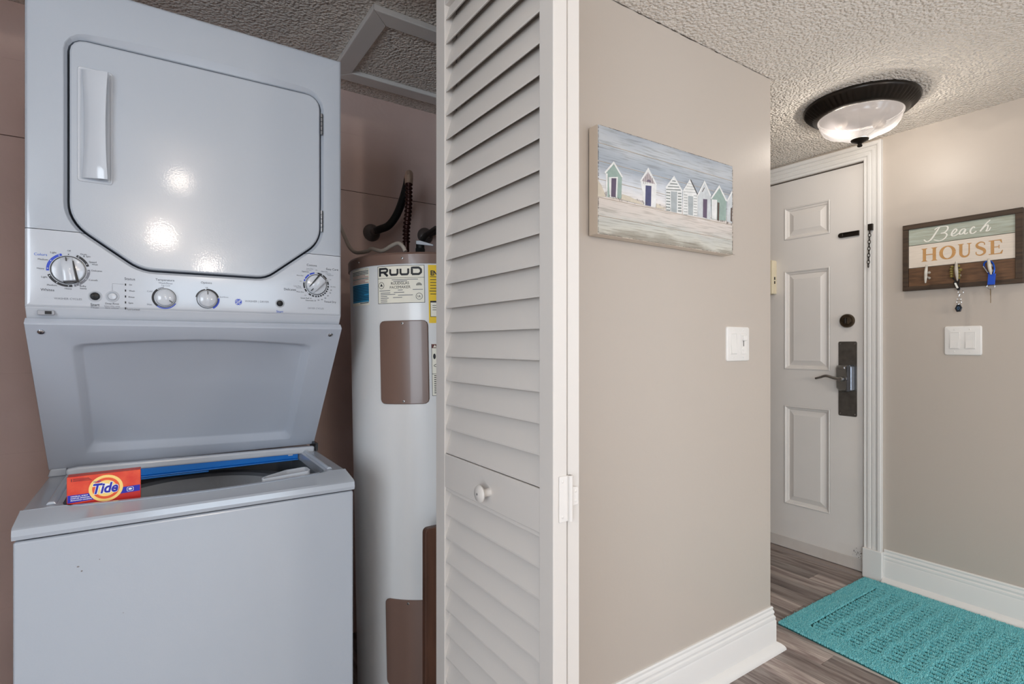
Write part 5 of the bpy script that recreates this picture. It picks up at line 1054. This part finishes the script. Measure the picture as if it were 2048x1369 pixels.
def glass(bulbs):
    """frosted bowl: gives off the lamp's glow, strongest before the two bulbs, and lets part of the light through"""
    m = bpy.data.materials.new('frosted_glass'); m.use_nodes = True; nt = m.node_tree; p = nt.nodes['Principled BSDF']; out = nt.nodes['Material Output']
    p.inputs['Base Color'].default_value = (0.05,0.05,0.05,1); p.inputs['Roughness'].default_value = 0.22
    tc = nt.nodes.new('ShaderNodeTexCoord'); prev = None
    for q in bulbs:
        d = nt.nodes.new('ShaderNodeVectorMath'); d.operation = 'DISTANCE'; d.inputs[1].default_value = q; nt.links.new(tc.outputs['Object'], d.inputs[0])
        r = nt.nodes.new('ShaderNodeMapRange'); r.interpolation_type = 'SMOOTHERSTEP'; r.inputs[1].default_value = 0.025; r.inputs[2].default_value = 0.092; r.inputs[3].default_value = 1.0; r.inputs[4].default_value = 0.0
        nt.links.new(d.outputs['Value'], r.inputs[0])
        if prev is None: prev = r.outputs[0]
        else:
            a = nt.nodes.new('ShaderNodeMath'); nt.links.new(prev, a.inputs[0]); nt.links.new(r.outputs[0], a.inputs[1]); prev = a.outputs[0]
    s_ = nt.nodes.new('ShaderNodeMath'); s_.operation = 'MULTIPLY_ADD'; s_.inputs[1].default_value = 0.65; s_.inputs[2].default_value = 0.40; nt.links.new(prev, s_.inputs[0])
    p.inputs['Emission Color'].default_value = (1.0,0.86,0.78,1); nt.links.new(s_.outputs[0], p.inputs['Emission Strength'])
    tr = nt.nodes.new('ShaderNodeBsdfTransparent'); mx = nt.nodes.new('ShaderNodeMixShader'); mx.inputs[0].default_value = 0.06
    nt.links.new(p.outputs[0], mx.inputs[1]); nt.links.new(tr.outputs[0], mx.inputs[2]); nt.links.new(mx.outputs[0], out.inputs[0]); return m
PAN = MB(); PAN.lathe([(0.148,0.047),(0.146,0.044),(0.001,0.044)], fL, 40); PAN.build('lamp_pan', mat('dark_lamp_pan',(14,12,10),1.0,spec=0.0), CLt)
b = MB(); n = 144; L = []
for (r,h,amp) in ((0.147,0.050,0),(0.153,0.055,0),(0.1525,0.059,0.0),(0.149,0.064,0.001),(0.147,0.074,0.002),(0.141,0.087,0.004),(0.127,0.103,0.007),(0.105,0.118,0.009),(0.080,0.129,0.009),(0.055,0.136,0.006),(0.038,0.142,0.002),(0.031,0.148,0)):
    L.append([fL((r+amp*(abs(math.cos(4*2*PI*k/n))*2-1))*math.cos(2*PI*k/n),(r+amp*(abs(math.cos(4*2*PI*k/n))*2-1))*math.sin(2*PI*k/n),h) for k in range(n)])
b.loops(L, False, False); b.build('glass_bowl', glass([(-0.062,0.045,-0.112),(0.060,-0.048,-0.112)]), CLt, smooth=True, angle=70)
b = MB(); b.lathe([(0.030,0.146),(0.033,0.149),(0.030,0.155),(0.016,0.161),(0.008,0.165),(0.0075,0.169),(0.010,0.173),(0.008,0.178),(0.002,0.180)], fL, 28); b.build('finial', BRONZE, CLt, smooth=True, angle=50)
BULB = mat('warm_bulb', (20,18,16), 0.9, spec=0.0, emit=(255,226,180), estr=0.3)
for (dx,dy) in ((-0.062,0.045),(0.060,-0.048)):
    b = MB(); b.lathe([(0.004,-0.026),(0.016,-0.022),(0.024,-0.008),(0.024,0.006),(0.015,0.020),(0.010,0.030),(0.010,0.045)], lambda x,y,h: (LC[0]+dx+x, LC[1]+dy+y, CE-0.079+h), 20); b.build('bulb', BULB, CLt, smooth=True)
    l = bpy.data.lights.new('hall_bulb_glow', 'POINT'); l.energy = 8.0; l.color = (1.0,0.91,0.80); l.shadow_soft_size = 0.0
    for k in range(6):
        q = 2*PI*k/6
        o = bpy.data.objects.new('hall_bulb_glow', l); COL.objects.link(o); o.location = (LC[0]+dx*0.8+0.035*math.cos(q), LC[1]+dy*0.8+0.035*math.sin(q), CE-0.104-0.006*(k%2))

# ------------------------------------------------------------------ bath mat
RG = thing('bath_mat', 'teal cotton bath mat on the plank floor along the right baseboard', 'rug', (2.48,0.6,0))
TEAL = mat('teal_cotton_pile', (138,208,212), 0.9, var=0.3, vscale=130, vrgb=(92,180,190)); TEALD = mat('dark_teal_backing', (24,84,84), 0.9)
A_,B_,C_,D_ = Vector((2.108,1.190)),Vector((2.864,1.186)),Vector((2.848,-0.10)),Vector((2.015,-0.10))
def rug(u, v): return A_*(1-u)*(1-v) + B_*u*(1-v) + C_*u*v + D_*(1-u)*v
b = MB(); nu, nv = 24, 40
edge = [rug(u,0) for u in np.linspace(0,1,nu)] + [rug(1,v) for v in np.linspace(0,1,nv)][1:] + [rug(u,1) for u in np.linspace(1,0,nu)][1:] + [rug(0,v) for v in np.linspace(1,0,nv)][1:-1]
e2 = [(p.x,p.y) for p in edge]
b.prism(e2, XY(0), 0.0003, 0.006); b.build('mat_backing', TEALD, RG)
NU, NV = 250, 410
uu, vv = np.meshgrid((np.arange(NU)+0.5)/NU, (np.arange(NV)+0.5)/NV, indexing='ij')
uu = (uu + rng.uniform(-0.4,0.4,uu.shape)/NU).ravel(); vv = (vv + rng.uniform(-0.4,0.4,vv.shape)/NV).ravel()
wu, wv = 0.79, 1.287           # metres across and along
X = uu*wu; Yv = vv*wv
bd = 0.085
inner = (X > bd) & (X < wu-bd) & (Yv > bd) & (Yv < wv-bd)
gr = np.minimum.reduce([np.abs(Yv-bd)+10*((X<bd)|(X>wu-bd)), np.abs(Yv-(wv-bd))+10*((X<bd)|(X>wu-bd))]) < 0.0045
hgt = 0.0085 + rng.uniform(-0.0015,0.0015,X.shape)
# field: rows of short dashes along the mat, offset from band to band
ph_ = (Yv-bd)/0.064 + 0.08*np.sin(X*37) + 0.04*np.sin(X*91)
rowf = ((X-bd)/0.0290 + 0.5*(np.floor(ph_)%2))%1.0; seg = ph_%1.0
dash = inner & (rowf < 0.42) & (seg < 0.68)
low = inner & (seg < 0.70)
hgt = np.where(low, hgt-0.0022, hgt) + np.where(low, 0.0018*np.cos((rowf-0.63)*2*PI), 0)
keep = ~gr & ~dash
uu, vv, hgt = uu[keep], vv[keep], hgt[keep]; N = len(uu)
def bil(u, v):
    a = np.outer((1-u)*(1-v), A_) + np.outer(u*(1-v), B_) + np.outer(u*v, C_) + np.outer((1-u)*v, D_); return a
base = bil(uu, vv) - np.array([2.48,0.6]); r = rng.uniform(0.0017,0.0026,N); a0 = rng.uniform(0,2*PI,N)
tilt = rng.normal(0,0.0016,(N,2)); V = np.zeros((N,8,3)); 
for k in range(4):
    V[:,k,0] = base[:,0]+r*np.cos(a0+k*PI/2); V[:,k,1] = base[:,1]+r*np.sin(a0+k*PI/2); V[:,k,2] = 0.005
    V[:,4+k,0] = base[:,0]+tilt[:,0]+0.62*r*np.cos(a0+k*PI/2); V[:,4+k,1] = base[:,1]+tilt[:,1]+0.62*r*np.sin(a0+k*PI/2); V[:,4+k,2] = 0.005+hgt
quad = np.array([[4,5,6,7],[0,1,5,4],[1,2,6,5],[2,3,7,6],[3,0,4,7]])
Fq = (np.arange(N)[:,None,None]*8 + quad[None]).reshape(-1,4)
me = bpy.data.meshes.new('cotton_pile'); me.vertices.add(N*8); me.vertices.foreach_set('co', V.ravel()); me.loops.add(Fq.size); me.loops.foreach_set('vertex_index', Fq.ravel().astype(np.int32))
me.polygons.add(len(Fq)); me.polygons.foreach_set('loop_start', np.arange(0,Fq.size,4,dtype=np.int32)); me.update(calc_edges=True); me.materials.append(TEAL)
pile = bpy.data.objects.new('cotton_pile', me); COL.objects.link(pile); pile.parent = RG; pile['kind'] = 'stuff'
